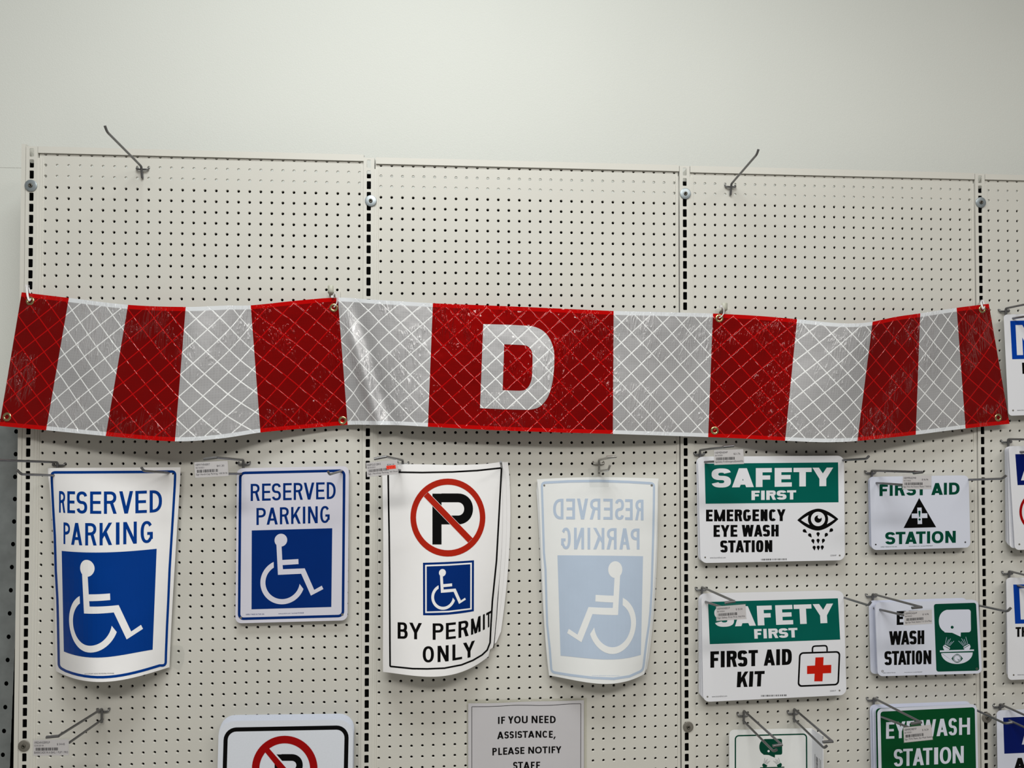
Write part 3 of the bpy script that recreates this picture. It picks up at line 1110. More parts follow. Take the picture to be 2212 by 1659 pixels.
for gx, gy in ((65, 650), (15, 900.5), (721, 664.5), (740, 908), (1554, 687.5), (1544, 930), (2122, 668), (2156.5, 902)):
    s_, v = s_of(gx, gy)
    c = banner_pt(s_, v, .02)
    e1 = (banner_pt(s_ + 3, v) - banner_pt(s_ - 3, v)).normalized(); e2 = (banner_pt(s_, min(v + .02, 1)) - banner_pt(s_, v - .02)).normalized()
    nr = e1.cross(e2).normalized()
    if nr.y > 0: nr = -nr
    mb = MB()
    R_, r_ = .285 * S, .10 * S
    mb.lathe([(R_ + r_ * math.cos(a), .5 * r_ * math.sin(a)) for a in [2 * math.pi * q / 14 for q in range(15)]], c, nr, 32)
    mb.build('grommet', M['brass'], ban, label='brass grommet')

# zip ties
for pts, lb in (([(59, 618, .05), (58, 625, .75), (60, 640, 1.2), (64, 650, 1.3), (66, 640, .7), (62, 622, .1)], 'white zip tie holding the banner to the end upright slot'),
                ([(718, 641, 1.0), (724, 633, 1.0), (728, 645, 1.0), (727, 656, 1.0), (721, 664, 1.0)], 'white zip tie through the grommet by the first enamel hook'),
                ([(1557, 662, 1.0), (1563, 668, 1.0), (1563, 677, 1.0), (1558, 684, 1.0), (1553, 687, 1.0)], 'white zip tie through the grommet by the second enamel hook'),
                ([(2121, 650, .05), (2119, 653, .7), (2121, 660, 1.1), (2124, 668, 1.15), (2126, 660, .6), (2122, 650, .1)], 'white zip tie holding the banner to the far upright slot')):
    L = [P(*p) for p in pts]
    sm = []
    for i in range(len(L) - 1):
        p0, p1, p2, p3 = L[max(i - 1, 0)], L[i], L[i + 1], L[min(i + 2, len(L) - 1)]
        for k in range(6):
            t_ = k / 6
            sm.append(0.5 * (2 * p1 + (p2 - p0) * t_ + (2 * p0 - 5 * p1 + 4 * p2 - p3) * t_ * t_ + (3 * p1 - p0 - 3 * p2 + p3) * t_ ** 3))
    sm.append(L[-1])
    t = thing('zip_tie', L[0], lb, 'zip tie', 'zip ties of the banner')
    mb = MB(); mb.tube(sm, .085 * S, 8, flat=.6)
    mb.build('strap', M['ziptie'], t)
    mb = MB(); c = L[0]
    mb.box(c - Vector((.11, .12, .1)) * S, c + Vector((.11, .12, .1)) * S)
    mb.build('buckle', M['ziptie'], t)

# enamel J hooks that carry the banner
for ox, oy, sx, lb in ((690, 600, 1, 'almond enamel pegboard hook showing above the banner, nearer the corner column'),
                       (1530.5, 637.5, 1, 'almond enamel pegboard hook showing above the banner, beside the safety signs bay')):
    c = Crop(ox, oy, 18.43)
    t = thing('banner_hook', P(*c(515, 700), .05), lb, 'hook', 'enamel hooks carrying the banner')
    mb = MB()
    for xa_, xb_ in ((295, 440), (680, 830)):
        q = [c(xa_, 545), c(xb_, 545), c(xb_, 1000), c(xa_, 1000)]
        f_ = [P(x, y, .16) for x, y in q]; b_ = [P(x, y, .01) for x, y in q]
        mb.face(f_); mb.face(b_[::-1])
        for i in range(4): mb.face([f_[i], f_[(i + 1) % 4], b_[(i + 1) % 4], b_[i]])
    q = [c(295, 860), c(830, 860), c(830, 1000), c(295, 1000)]
    f_ = [P(x, y, .16) for x, y in q]; b_ = [P(x, y, .01) for x, y in q]
    mb.face(f_); mb.face(b_[::-1])
    for i in range(4): mb.face([f_[i], f_[(i + 1) % 4], b_[(i + 1) % 4], b_[i]])
    mb.build('back_plate', M['steel_paint'], t)
    a, b = inch(*c(400, 700), .1), inch(*c(630, 700), .1)
    xl, xr = a[0], b[0]
    rbase = inch(*c(515, 760), .1)[1]
    rt = inch(*c(515, 300), .85)[1]; rbend = inch(*c(515, 590), .85)[1]
    path = [(rbase, .05), (rbend + .12, .2), (rbend + .02, .5), (rbend + .02, .75), (rbend - .08, .85), (rbend - .25, .86), (rt + .08, .86)]
    mb = MB()
    for lo, th in ((0, 0), ):
        rows = [[B(xl, r, d), B(xr, r, d)] for r, d in path] + [[B(xl + .05, rt, .86), B(xr - .05, rt, .86)]]
        mb.grid(rows, True)
    o = mb.build('hook_strip', M['hookpaint'], t)
    md = o.modifiers.new('thickness', 'SOLIDIFY'); md.thickness = .05 * S; md.offset = 0


# ------------------------------------------------------------------ peg hooks
WR = .105 * S


def peg_base(t, x, r, m, tongue=True):
    """cross bar with two legs bent into the holes either side"""
    mb = MB()
    pts = [B(x - .5, r - .02, -.5), B(x - .5, r - .02, .04), B(x - .5, r + .10, .16), B(x - .42, r + .17, .2), B(x + .42, r + .17, .2), B(x + .5, r + .10, .16), B(x + .5, r - .02, .04), B(x + .5, r - .02, -.5)]
    mb.tube(round_path(pts, .12 * S), .085 * S, 8)
    return mb.build('cross_bar', m, t)


def single_hook(bx, by, ex, ey, tx, ty, label, m='wire', L=None, group='single peg hooks', up=-.35, low=1.0):
    """bx,by: foot of the prong; ex,ey: end of its straight run; tx,ty: turned-up tip (photo pixels)"""
    x, r, _ = inch(bx, by, .3)
    L = L or min(max(depth_at(ex, ey, x), 2.5), 8.5)
    e = P(ex, ey, L); tp = P(tx, ty, L + .28)
    t = thing('peg_hook', B(x, r, 0), label, 'hook', group)
    peg_base(t, x, r + (.0), M[m])
    mb = MB()
    pts = [B(x, r + low, .12), B(x, r + .1, .3), B(x, r + up * .2, .36), e, tp]
    mb.tube(round_path(pts, .22 * S), WR, 10)
    mb.build('prong', M[m], t)
    return t, L


def scan_hook(hx, hy, up0, up1, bar, lo0, lo1, tip, label, m='wire', Lu=None, Ll=None, group='double-wire hooks'):
    """hx,hy: cross bar middle; up0->up1 upper wire; bar: free end of the tag bar; lo0->lo1 lower prong, tip"""
    x, r, _ = inch(hx, hy, .25)
    t = thing('tag_hook', B(x, r, 0), label, 'hook', group)
    peg_base(t, x, r - .17, M[m])
    a = P(*up0, .32)
    mb = MB()
    if up1 is not None:
        Lu = Lu or min(max(depth_at(up1[0], up1[1], x), 3.0), 8.5)
        e = P(*up1, Lu)
        b_ = P(*bar, Lu + .05) if bar else None
    top = Vector((x * S, a.y, a.z))
    lo = P(*lo0, .32); lo = Vector((x * S, lo.y, lo.z))
    pts = [lo + Vector((0, 0, -.25)) * S, lo, top]
    pts += [e] if up1 is not None else []
    mb.tube(round_path(pts, .16 * S), WR, 10)
    mb.build('upper_wire', M[m], t)
    if up1 is not None and bar:
        mb = MB(); mb.tube([e + (e - b_).normalized() * .05 * S, b_], WR * 1.12, 8)
        mb.build('tag_bar', M['wire_bright' if m == 'wire_bright' else m], t)
    if lo1 is not None:
        Ll = Ll or min(max(depth_at(lo1[0], lo1[1], x), 2.5), 8.0)
        le = P(*lo1, Ll)
        pts = [lo + Vector((0, .12, 0)) * S, lo, le] + ([P(*tip, Ll + .25)] if tip else [])
        mb = MB(); mb.tube(round_path(pts, .2 * S), WR, 10)
        mb.build('lower_prong', M[m], t)
    return t, (Lu or 6.5)


single_hook(305.5, 361, 231.5, 285, 226.5, 271.5, 'bare grey peg hook standing at the top of the first panel', low=.95)
single_hook(1579.5, 399, 1634.5, 334, 1638.5, 322.5, 'bare grey peg hook standing at the top of the third panel', low=.95)
single_hook(372, 1023, 311, 1017.5, 305.5, 1010, 'peg hook prong at the upper corner of the curled decal nearer the flat sign', L=4.4)
single_hook(741, 1018, 712, 1025, 708.5, 1018.5, 'peg hook prong through the top corner of the flat reserved parking sign by the upright', L=4.2)
single_hook(1084, 1012, 1082.5, 1003, 1081.5, 997.5, 'peg hook prong seen end-on at the corner of the no parking decal', L=3.0)
single_hook(1811, 996, 1872, 991, 1877, 985, 'peg hook prong through the far corner of the emergency eye wash sign', L=4.3)
single_hook(1812, 1289, 1876, 1307.5, 1881, 1300.5, 'peg hook prong through the far corner of the first aid kit sign')
single_hook(2080.5, 1038, 2165, 1034, 2173.5, 1027, 'peg hook prong through the far corner of the first aid station sign')
single_hook(2106, 1307.5, 2176, 1321, 2183.5, 1313, 'peg hook prong through the far corner of the eye wash pictogram sign')
single_hook(2100, 1531, 2171, 1563, 2187, 1560, 'peg hook prong through the far corner of the green eye wash sign')

scan_hook(125, 1005.5, (124, 998.5), (-45, 992.5), None, (116, 1027), (46, 1024.5), (36.5, 1015), 'double-wire hook at the column-side corner of the curled reserved parking decal', Lu=6.5)
_, L5 = scan_hook(526, 1003, (524, 993.5), (468, 988.5), (440, 992), (521, 1023.5), (470, 1023), None, 'double-wire hook carrying the handi-cap parking price tag', Lu=6.4, Ll=5.0)
_, L7 = scan_hook(870, 1003, (869, 994), (834, 986.5), (808, 991.5), (868, 1016), (836, 1013), None, 'double-wire hook carrying the price tag with orange sticker', Lu=6.4, Ll=5.0)
scan_hook(1293.5, 1002, (1292.5, 993), (1330, 986.7), (1310, 987.8), (1292.5, 1018), (1314, 1015.5), (1317.5, 1005.5), 'bright double-wire hook holding the back-to-front reserved parking decal', 'wire_bright')
_, L10 = scan_hook(1511.5, 982, (1514, 972.5), (1583.5, 963.5), (1562, 965.5), (1518, 998), (1590, 996), None, 'double-wire hook carrying the price tag over the emergency eye wash sign', Ll=5.0)
_, L11 = scan_hook(1515.5, 1275, (1518, 1268), (1586.5, 1299), (1566, 1302), (1526, 1297), (1560, 1312), None, 'double-wire hook carrying the price tag over the first aid kit sign', Ll=5.0)
_, L12 = scan_hook(1882, 1022, (1886, 1016.5), (1991.5, 1020), (1973, 1022), (1888, 1042.5), (1960, 1048), None, 'double-wire hook carrying the price tag over the first aid station sign')
_, L13 = scan_hook(1884, 1289, (1888, 1283), (1990, 1311.3), (1970, 1313.3), (1901.5, 1312.8), (1965, 1332), None, 'double-wire hook carrying the price tag over the eye wash pictogram sign', Ll=4.8)
_, L14 = scan_hook(1886, 1513.5, (1888.5, 1507.5), (1989, 1560), (1968.5, 1563), (1905, 1541.5), (1965, 1572), None, 'double-wire hook carrying the price tag over the green eye wash sign', Ll=4.8)
scan_hook(1606, 1547, (1607.5, 1535), (1688.5, 1608.5), (1669.5, 1611.5), (1607, 1558), (1671, 1623), (1678, 1619), 'empty double-wire hook in front of the speech-bubble shape of the flanged eye wash sign')
scan_hook(1714.5, 1542.5, (1716, 1531), (1798, 1601.5), (1777.5, 1603), (1715, 1554), (1780, 1616), (1786, 1611), 'empty double-wire hook over the folded flange of the eye wash symbol sign')
_, L17 = scan_hook(221, 1538, (218.5, 1531), (126, 1590), (100, 1592.5), (220.5, 1555), (150, 1604), None, 'double-wire hook carrying the barricade price tag under the curled decal', Ll=4.8)
scan_hook(2171.5, 672.5, (2174, 666), (2290, 642), None, (2178.5, 690), (2270, 675), None, 'double-wire hook of the blue notice beside the banner end', Lu=6.5, Ll=4.5)
scan_hook(2176.5, 955.5, (2179, 948.5), (2300, 951.5), None, (2188, 975.5), (2290, 978), None, 'double-wire hook of the notice with the red ring', Lu=6.5, Ll=4.5)
scan_hook(2178.5, 1240, (2182, 1233.5), (2300, 1264), None, (2186, 1260), (2280, 1286), None, 'double-wire hook of the middle blue notice', Lu=6.5, Ll=4.5)
scan_hook(2159, 1528, (2163, 1520.5), (2300, 1584), None, (2164, 1546.5), (2270, 1598), None, 'double-wire hook of the lowest navy notice', Lu=6.5, Ll=4.5)

# ------------------------------------------------------------------ price tags
PAT = [(0.1, 0.44, 0.28, 0.13), (0.1, 0.32, 0.43, 0.09), (0.70, 0.90, 0.37, 0.11), (0.1, 0.93, 0.8, 0.13)]


def price_tag(q, d, rows, label, seed, sticker=None, price_big=True):
    """q: pixel quad of the tag; rows: code, date, price, description"""
    t = thing('price_tag', P((q[0][0] + q[1][0]) / 2, (q[0][1] + q[1][1]) / 2, d), label, 'price tag', 'price tags on the hooks')
    panel('holder', rounded(q, 1.2, 3), M['clear'], t, d, .05)
    f = quad_map(q)
    qp = [f(.03, .10), f(.975, .10), f(.975, .96), f(.03, .96)]
    panel('paper', qp, M['tagpaper'], t, d + .012, .008)
    lines = [(0.06, 0.47, .245, .12), (0.06, .30, .41, .085), (0.66, .87, .36, .12), (0.06, .95, .80, .135)]
    sh_ = []
    for (x0, x1, yc, hh), s_ in zip(lines, rows):
        if not s_: continue
        if s_ == rows[3]: x1 = min(.96, .06 + .0285 * len(s_))
        sh_ += small_text(s_, [f(x0, yc - hh / 2), f(x1, yc - hh / 2), f(x1, yc + hh / 2), f(x0, yc + hh / 2)])
    art('lettering', sh_, M['ink'], t, d + .012, .01)
    art('barcode_print', barcode([f(.09, .53), f(.69, .53), f(.69, .69), f(.09, .69)], seed), M['inkdark'], t, d + .012, .01)
    if sticker:
        panel('sticker', [f(.63, .41), f(.91, .41), f(.91, .62), f(.63, .62)], M['sticker'], t, d + .03, .006)
        art('sticker_lettering', small_text(sticker, [f(.66, .45), f(.88, .45), f(.88, .58), f(.66, .58)]), M['redcross'], t, d + .03, .01)
    return t


k1 = Crop(400, 970, 13.825); k2 = Crop(770, 970, 13.825); k3 = Crop(1530, 950, 22.12); k4 = Crop(1535, 1285, 22.12)
k5 = Crop(1935, 1010, 22.12); k6 = Crop(1940, 1300, 22.12); k7 = Crop(1940, 1550, 22.12); k8 = Crop(60, 1580, 22.12)
price_tag(k1.pts([(238, 345), (1290, 300), (1325, 822), (268, 880)]), L5 + .1, ('10EMVYHR458XT', '06/10/2021', '$41.30', 'Sign Handi-Cap Parking 14X18 IN'), 'price tag beside the flat blue and white reserved parking sign', 1)
price_tag(k2.pts([(252, 370), (1235, 262), (1285, 760), (290, 855)]), L7 + .1, ('00EPOLE12BKS', '06/30/2021', '$34.14', 'Sign, Handicap Parking, W/ Picto'), 'price tag with an orange sticker at the corner of the no parking decal', 2, '$ 27.00')
price_tag(k3.pts([(228, 425), (1702, 365), (1745, 1180), (245, 1235)]), L10 + .1, ('10EMEN004P', '06/10/2020', '$21.76', 'SignSafety FirstEmergencyEyewashSta'), 'price tag hanging over the emergency eye wash station sign', 3)
price_tag(k4.pts([(220, 480), (1695, 365), (1745, 1180), (235, 1280)]), L11 + .1, ('10EMAN001P', '06/10/2021', '$ 25.50', 'Sign Safety First First Aid Kit'), 'price tag hanging over the word safety of the first aid kit sign', 4)
price_tag(k5.pts([(310, 310), (1735, 300), (1745, 1060), (270, 1080)]), L12 + .1, ('10EMPRAD940', '01/11/2022', '$ 06.96', 'Sign First Aid Station Plastic 7 INX10'), 'price tag hanging over the first aid station sign', 5)
price_tag(k6.pts([(250, 385), (1645, 295), (1660, 1070), (255, 1165)]), L13 + .1, ('10EMPRD436VP', '06/10/2021', '$ 16.96', 'Sign Eye Wash Station 7 X 10 In Plast'), 'price tag hanging over the black and white eye wash station sign', 6)
price_tag(k7.pts([(205, 400), (1605, 255), (1695, 1085), (245, 1235)]), L14 + .1, ('10EMPRD987VP', '06/10/2021', '$ 16.24', 'Sign, 7X10, Plastic, Eye Wash Station'), 'price tag hanging over the green eye wash station sign', 7)
price_tag(k8.pts([(215, 325), (2010, 290), (1990, 1170), (205, 1195)]), L17 + .1, ('09EDANGERFLIP', '12/6/2018', '$ 54.45', 'BARRICADE IN A BAG, 1 FLIP 1 PRO'), 'price tag below the curled decal, lettered for a barricade', 8)


# ------------------------------------------------------------------ symbols
def wheelchair():
    """the wheelchair symbol in the unit square of its blue field"""
    f = lambda x, y: ((x - 567) / 684.0, (y - 805) / 672.0)
    sh_ = [[f(x, y) for x, y in ell(815, 895, 54, 55, 30)]]
    body = [(777, 925), (820, 925), (828, 1064), (965, 1060), (967, 1103), (831, 1108), (834, 1143), (1020, 1141), (1103, 1327), (1167, 1293), (1181, 1322), (1075, 1375), (990, 1186), (792, 1190)]
    sh_.append([f(*p) for p in body])
    a0, a1 = math.radians(246), math.radians(20)
    o = ell(832, 1252, 190, 190, 40, a0, a1); i = ell(832, 1252, 147, 146, 40, math.radians(239), math.radians(8))
    sh_ += [[f(*p) for p in q] for q in strip(o, i)]
    return sh_


WC = wheelchair()


def warp_fn(tab):
    xs, ys = [a for a, b in tab], [b for a, b in tab]
    # monotone smooth interpolation
    return lambda u: float(np.interp(u, xs, ys))


def place(shapes, fn): return [[fn(*p) for p in q] for q in shapes]


def edge_map(top, bot):
    """map of the unit square between two pixel curves given as point lists"""
    ft, fb = curve_fit(top), curve_fit(bot)
    xt0, xt1, xb0, xb1 = top[0][0], top[-1][0], bot[0][0], bot[-1][0]
    def f(u, v):
        xt = xt0 + (xt1 - xt0) * u; xb = xb0 + (xb1 - xb0) * u
        return (xt * (1 - v) + xb * v, ft(xt) * (1 - v) + fb(xb) * v)
    return f


def outline_map(f, n=24):
    return [f(i / n, 0) for i in range(n)] + [f(1, i / n) for i in range(n)] + [f(1 - i / n, 1) for i in range(n)] + [f(0, 1 - i / n) for i in range(n)]


# ------------------------------------------------------------------ curled reserved parking decal
xl1, xr1 = curve_fit([(1011, 102), (1135, 113.5), (1287, 118), (1449, 119.5)]), curve_fit([(1009, 391), (1135, 383), (1280, 374), (1441, 366)])


def D1(x, y):
    t_ = min(max((y - 1009) / 440.0, 0), 1.1)
    a, b = xl1(y), xr1(y)
    u = (x - a) / (b - a)
    k = 1 - (abs(u - .38) / (.38 if u < .38 else .62)) ** 2
    return .75 + (.25 + 2.9 * t_) * k - .35 * t_


def sheet_outline(top, right, bot, left):
    return top + right + bot + left


t = thing('parking_decal', P(240, 1470, 1), 'large curled blue and white reserved parking decal hanging next to the grey column', 'sign', 'parking signs')
left = [(xl1(y), y) for y in np.linspace(1449, 1011, 20)]
right = [(xr1(y), y) for y in np.linspace(1009.5, 1442, 20)]
bfit = curve_fit([(119.3, 1449), (137, 1457), (160, 1466), (196.5, 1472.6), (240, 1471.5), (297, 1461.7), (345, 1448), (366, 1441)])
bot = [(x, bfit(x)) for x in np.linspace(365, 121, 26)]
top_ = [(x, 1011 - (x - 102) / 289 * 1.6) for x in np.linspace(103, 390, 22)]
panel('sheet', top_ + right[1:] + bot + left[1:-1], M['paper'], t, D1, .03, 9)


def frame_curve(crop_pts_outer, crop_pts_inner):
    return ring(crop_pts_outer, crop_pts_inner)


def densify(pts, n, closed=True):
    L = list(pts) + ([pts[0]] if closed else [])
    r = resample(L, n + (1 if closed else 0))
    return r[:-1] if closed else r


def loop(tl, top, tr, right, br, bottom, bl, left, w):
    """a border: centre line through the given pixel points, drawn w pixels wide with rounded corners"""
    pass


def border(pts, w, r=6.0):
    """closed border drawn along its centre line (corner points marked by a 3rd item)"""
    P3 = [Vector((p[0], p[1], 0)) for p in pts]
    out = []
    n = len(P3)
    for i in range(n):
        if len(pts[i]) > 2:
            a, b, c = P3[i - 1], P3[i], P3[(i + 1) % n]
            p0 = b + (a - b).normalized() * r; p1 = b + (c - b).normalized() * r
            for k in range(7):
                t_ = k / 6
                q = p0 * (1 - t_) ** 2 + b * 2 * t_ * (1 - t_) + p1 * t_ * t_
                out.append((q.x, q.y))
        else: out.append((P3[i].x, P3[i].y))
    return out


def pen(out, wx, wy):
    return stroke(out, wx, wy, True)


bc = [cA(512, 371) + (1,)] + cA.pts([(800, 370), (1100, 368), (1450, 366)]) + [cA(1745, 362) + (1,)] + cA.pts([(1740, 500), (1722, 800), (1700, 1150)]) + [(366.3, 1230), (363.9, 1290), (361, 1350)] + \
     [(359.6, 1385), (358.6, 1410), cB(1566, 690) + (1,)] + [(x, bfit(x) - 10.2) for x in np.linspace(345, 142, 16)] + [cB(556, 705) + (1,)] + cB.pts([(552, 500), (547, 250), (542, 60)]) + cA.pts([(555, 1350), (545, 1000), (528, 700)])
art('border_edging', pen(border(bc, 0, 8), 5.2, 5.6), M['blue'], t, D1, .012, 10)
rb_ = [(588, 650), (670, 747), (762, 868), (897, 1008), (1035, 1162), (1187, 1325), (1348, 1462), (1490, 1613)]
lettering_lines([words_(cA, 'RESERVED', rb_, [(588, 556), (1000, 561), (1612, 545)], [(588, 771), (1000, 783), (1612, 765)], [17, 24, 28, 29, 30, 30, 31, 31], 29),
    words_(cA, 'PARKING', [(632, 697), (708, 818), (848, 962), (991, 1116), (1154, 1190), (1227, 1362), (1400, 1522)], [(632, 868), (850, 875), (1100, 871), (1522, 852)], [(632, 1083), (820, 1097), (1116, 1093), (1522, 1072)], [18, 26, 29, 31, 34, 31, 31], 29)], M['blue'], t, D1, .012, 10)
sq1 = edge_map(cA.pts([(614, 1152), (800, 1166), (1000, 1168), (1300, 1155), (1560, 1131)]), cB.pts([(603, 556), (700, 592), (850, 612), (1150, 592), (1443, 540)]))
art('symbol_field', [outline_map(sq1)], M['blue'], t, D1, .012, 10)
w1 = warp_fn([(0, 0), (.055, .03), (.11, .066), (.18, .113), (.26, .173), (.34, .24), (.43, .333), (.55, .475), (.66, .606), (.78, .748), (.895, .88), (1, 1)])
wc_dense = []
for q in WC:
    dq = []
    for a_, b_ in zip(q, q[1:] + q[:1]):
        k_ = max(1, int(math.dist(a_, b_) / .03)) if len(q) > 5 else 1
        dq += [(a_[0] + (b_[0] - a_[0]) * j_ / k_, a_[1] + (b_[1] - a_[1]) * j_ / k_) for j_ in range(k_)]
    wc_dense.append(dq)
art('wheelchair_print', place(wc_dense, lambda u, v: sq1(w1(u), .02 + v * .985)), M['paper'], t, D1, .02, 10)
art('small_lettering', small_text('ACCUFORM SIGNS REORDER# MVHR458', [cB(798, 764), cB(1076, 758), cB(1076, 770), cB(798, 775)]), M['ink'], t, D1, .012)
panel('clear_film', [(366, 1394), (384, 1393), (394, 1396), (399, 1412), (396, 1432), (389, 1449), (376, 1443), (366, 1436)], M['clear'], t, .25, .01)
art('eyelet_dot', [ell(*cA(528, 402), 1.7, 1.9, 14), ell(*cA(1722, 384), 1.7, 1.9, 14)], M['dark'], t, D1, .015)

# ------------------------------------------------------------------ flat reserved parking sign
def flat_sign(name, q, r, m, d, label, cat='sign', group=None, th=.10, part='panel', only=None, side=None):
    t = thing(name, P((q[0][0] + q[2][0]) / 2, (q[0][1] + q[2][1]) / 2, d), label, cat, group)
    panel(part, rounded(q, r, 7, only), M[m], t, d, th, side=side)
    return t


d2 = .7
Q2 = cC.pts([(441, 283), (1398, 264), (1385, 1580), (428, 1606)])
t = flat_sign('parking_sign', Q2, 13, 'plastic_s2', d2, 'flat blue and white reserved parking sign with rounded corners, second from the grey column', group='parking signs', th=.12)
art('border_edging', frame(cC.pts([(459, 312), (1368, 291), (1357, 1553), (449, 1579)]), 5.6, 13), M['navy'], t, d2)
lettering_lines([words_(cC, 'RESERVED', [(559, 637), (656, 730), (740, 817), (836, 909), (926, 1004), (1012, 1102), (1117, 1190), (1208, 1284)], [(558, 416), (1283, 400)], [(558, 562), (1283, 544)], 19.5, 18.5),
    words_(cC, 'PARKING', [(608, 688), (695, 790), (808, 886), (904, 986), (1004, 1025), (1048, 1131), (1152, 1233)], [(608, 622), (1232, 603)], [(608, 767), (1232, 748)], 20, 18.5)], M['navy'], t, d2)
sq2 = quad_map(cC.pts([(568, 813), (1255, 794), (1247, 1466), (566, 1486)]))
art('symbol_field', [[sq2(0, 0), sq2(1, 0), sq2(1, 1), sq2(0, 1)]], M['navy'], t, d2)
art('wheelchair_print', place(WC, lambda u, v: sq2(u, v)), M['plastic_s2'], t, d2, .014)
art('small_lettering', small_text('SAFELY MADE IN THE USA', line_quad(cC, 518, 675, 1530, 1527, 12)) + small_text('www.accuform.com / reorder# MVHR458', line_quad(cC, 795, 1012, 1523, 1517, 12)), M['navy'], t, d2)
for hx, hy in ((475, 1558), (1341, 1531)):
    art('rivet', [ell(*cC(hx, hy), 2.6, 2.6, 18)], M['dull_zinc'], t, d2, .02)
Q2b = cC.pts([(446, 288), (1404, 270), (1392, 1574), (436, 1600)])

# ------------------------------------------------------------------ no parking by permit decal, with further sheets behind
def make_D3(base, amp, xr_shift=0.0):
    xl = curve_fit([(1005, 825), (1157, 827.7), (1298, 827.7), (1450, 826.9)])
    xr = curve_fit([(999, 1081 + xr_shift), (1092, 1086 + xr_shift), (1244, 1078 + xr_shift), (1330, 1071 + xr_shift), (1415, 1057 + xr_shift)])

    def D(x, y):
        t_ = min(max((y - 1003) / 440.0, 0), 1.1)
        u = (x - xl(y)) / (xr(y) - xl(y))
        k = 1 - (abs(u - .36) / .36) ** 2 * .55 if u < .36 else 1 - (abs(u - .36) / .64) ** 2.6
        return base + (.45 + amp * t_) * k
    return D, xl, xr


def permit_sheet(label, base, amp, shift, bshift, group):
    D, xl, xr = make_D3(base, amp, shift)
    t = thing('permit_decal', P(950, 1455, base), label, 'sign', group)
    tf = curve_fit([(825, 1006), (977, 1004.5), (1031, 1003.5), (1060, 1001), (1085 + shift, 997)])
    bf = curve_fit([(826.9, 1449.8 + bshift), (854, 1457 + bshift), (891, 1459.6 + bshift), (952.6, 1459 + bshift), (989.6, 1452.7 + bshift), (1014, 1446 + bshift), (1039, 1433.7 + bshift), (1056.5 + shift, 1414 + bshift)])
    top = [(x, tf(x)) for x in np.linspace(825, 1080 + shift, 26)]
    bot = [(x, bf(x)) for x in np.linspace(1055 + shift, 827.5, 30)]
    right = [(xr(y), y) for y in np.linspace(tf(1080 + shift), bf(1056 + shift), 18)][1:-1]
    left = [(xl(y), y) for y in np.linspace(1449, 1006, 18)][1:-1]
    panel('sheet', top + right + bot + left, M['paper'], t, D, .03, 9)
    return t, D


permit_sheet('lowest white decal sheet showing at the edge behind the no parking by permit decal', .35, .55, 17, -27, 'sheets behind the permit decal')
tb, Db = permit_sheet('white decal sheet just behind the no parking by permit decal', .5, .95, 9, -17, 'sheets behind the permit decal')
art('border_edging', stroke([(1084, 1130), (1082.5, 1190), (1078.4, 1250), (1073, 1330), (1066.5, 1400)], 1.5), M['black'], tb, Db, .012, 8)
t, D3 = permit_sheet('curled white no parking by permit only decal with red ring and wheelchair symbol', .72, 1.75, 0, 0, None)
rb3 = [cE(361, 367) + (1,)] + cE.pts([(700, 372), (1000, 366), (1250, 352)]) + [cE(1490, 326) + (1,)] + cE.pts([(1478, 560), (1462, 850), (1440, 1250)]) + cF.pts([(1150, 200), (1138, 400), (1130, 560), (1105, 625), (1060, 668), (980, 715), (880, 755), (730, 784), (580, 790), (450, 788)]) + [cF(254, 768) + (1,)] + cF.pts([(252, 500), (250, 200)]) + cE.pts([(376, 1400), (372, 1000), (366, 700)])
art('border_edging', pen(border(rb3, 0, 2.0), 3.6, 3.6), M['black'], t, D3, .012, 8)
art('ring_print', ring(cE.pts(ell(956, 820, 373, 388, 60)), cE.pts(ell(957, 819, 318, 326, 60))), M['redprint'], t, D3, .022, 10)
art('letter_lettering', [cE.pts(rect(802, 582, 893, 1088))] + [cE.pts(q) for q in bowl(893, 1206, 580, 888, 88, 88, 150, 2.1, 18)], M['black'], t, D3, .012, 10)
art('slash_outline_print', [cE.pts([(760, 565), (1205, 1023), (1155, 1072), (712, 612)])], M['paper'], t, D3, .018, 10)
art('slash_print', [cE.pts([(757, 567), (1203, 1025), (1157, 1070), (715, 610)])], M['redprint'], t, D3, .024, 10)
sq3 = edge_map([cE(708, 1270), cE(960, 1261), cE(1216, 1245)], [cF(543, 320), cF(700, 319), cF(988, 285)])
art('symbol_field', [outline_map(sq3)], M['navy'], t, D3, .012, 10)
fr = lambda a: [sq3(a, a), sq3(.5, a), sq3(1 - a, a), sq3(1 - a, .5), sq3(1 - a, 1 - a), sq3(.5, 1 - a), sq3(a, 1 - a), sq3(a, .5)]
art('field_edging', ring(fr(.042), fr(.072)), M['paper'], t, D3, .018, 10)
art('wheelchair_print', place(wc_dense, lambda u, v: sq3(.163 + (u - .11) * .862, .13 + (v - .052) * .862)), M['paper'], t, D3, .02, 10)
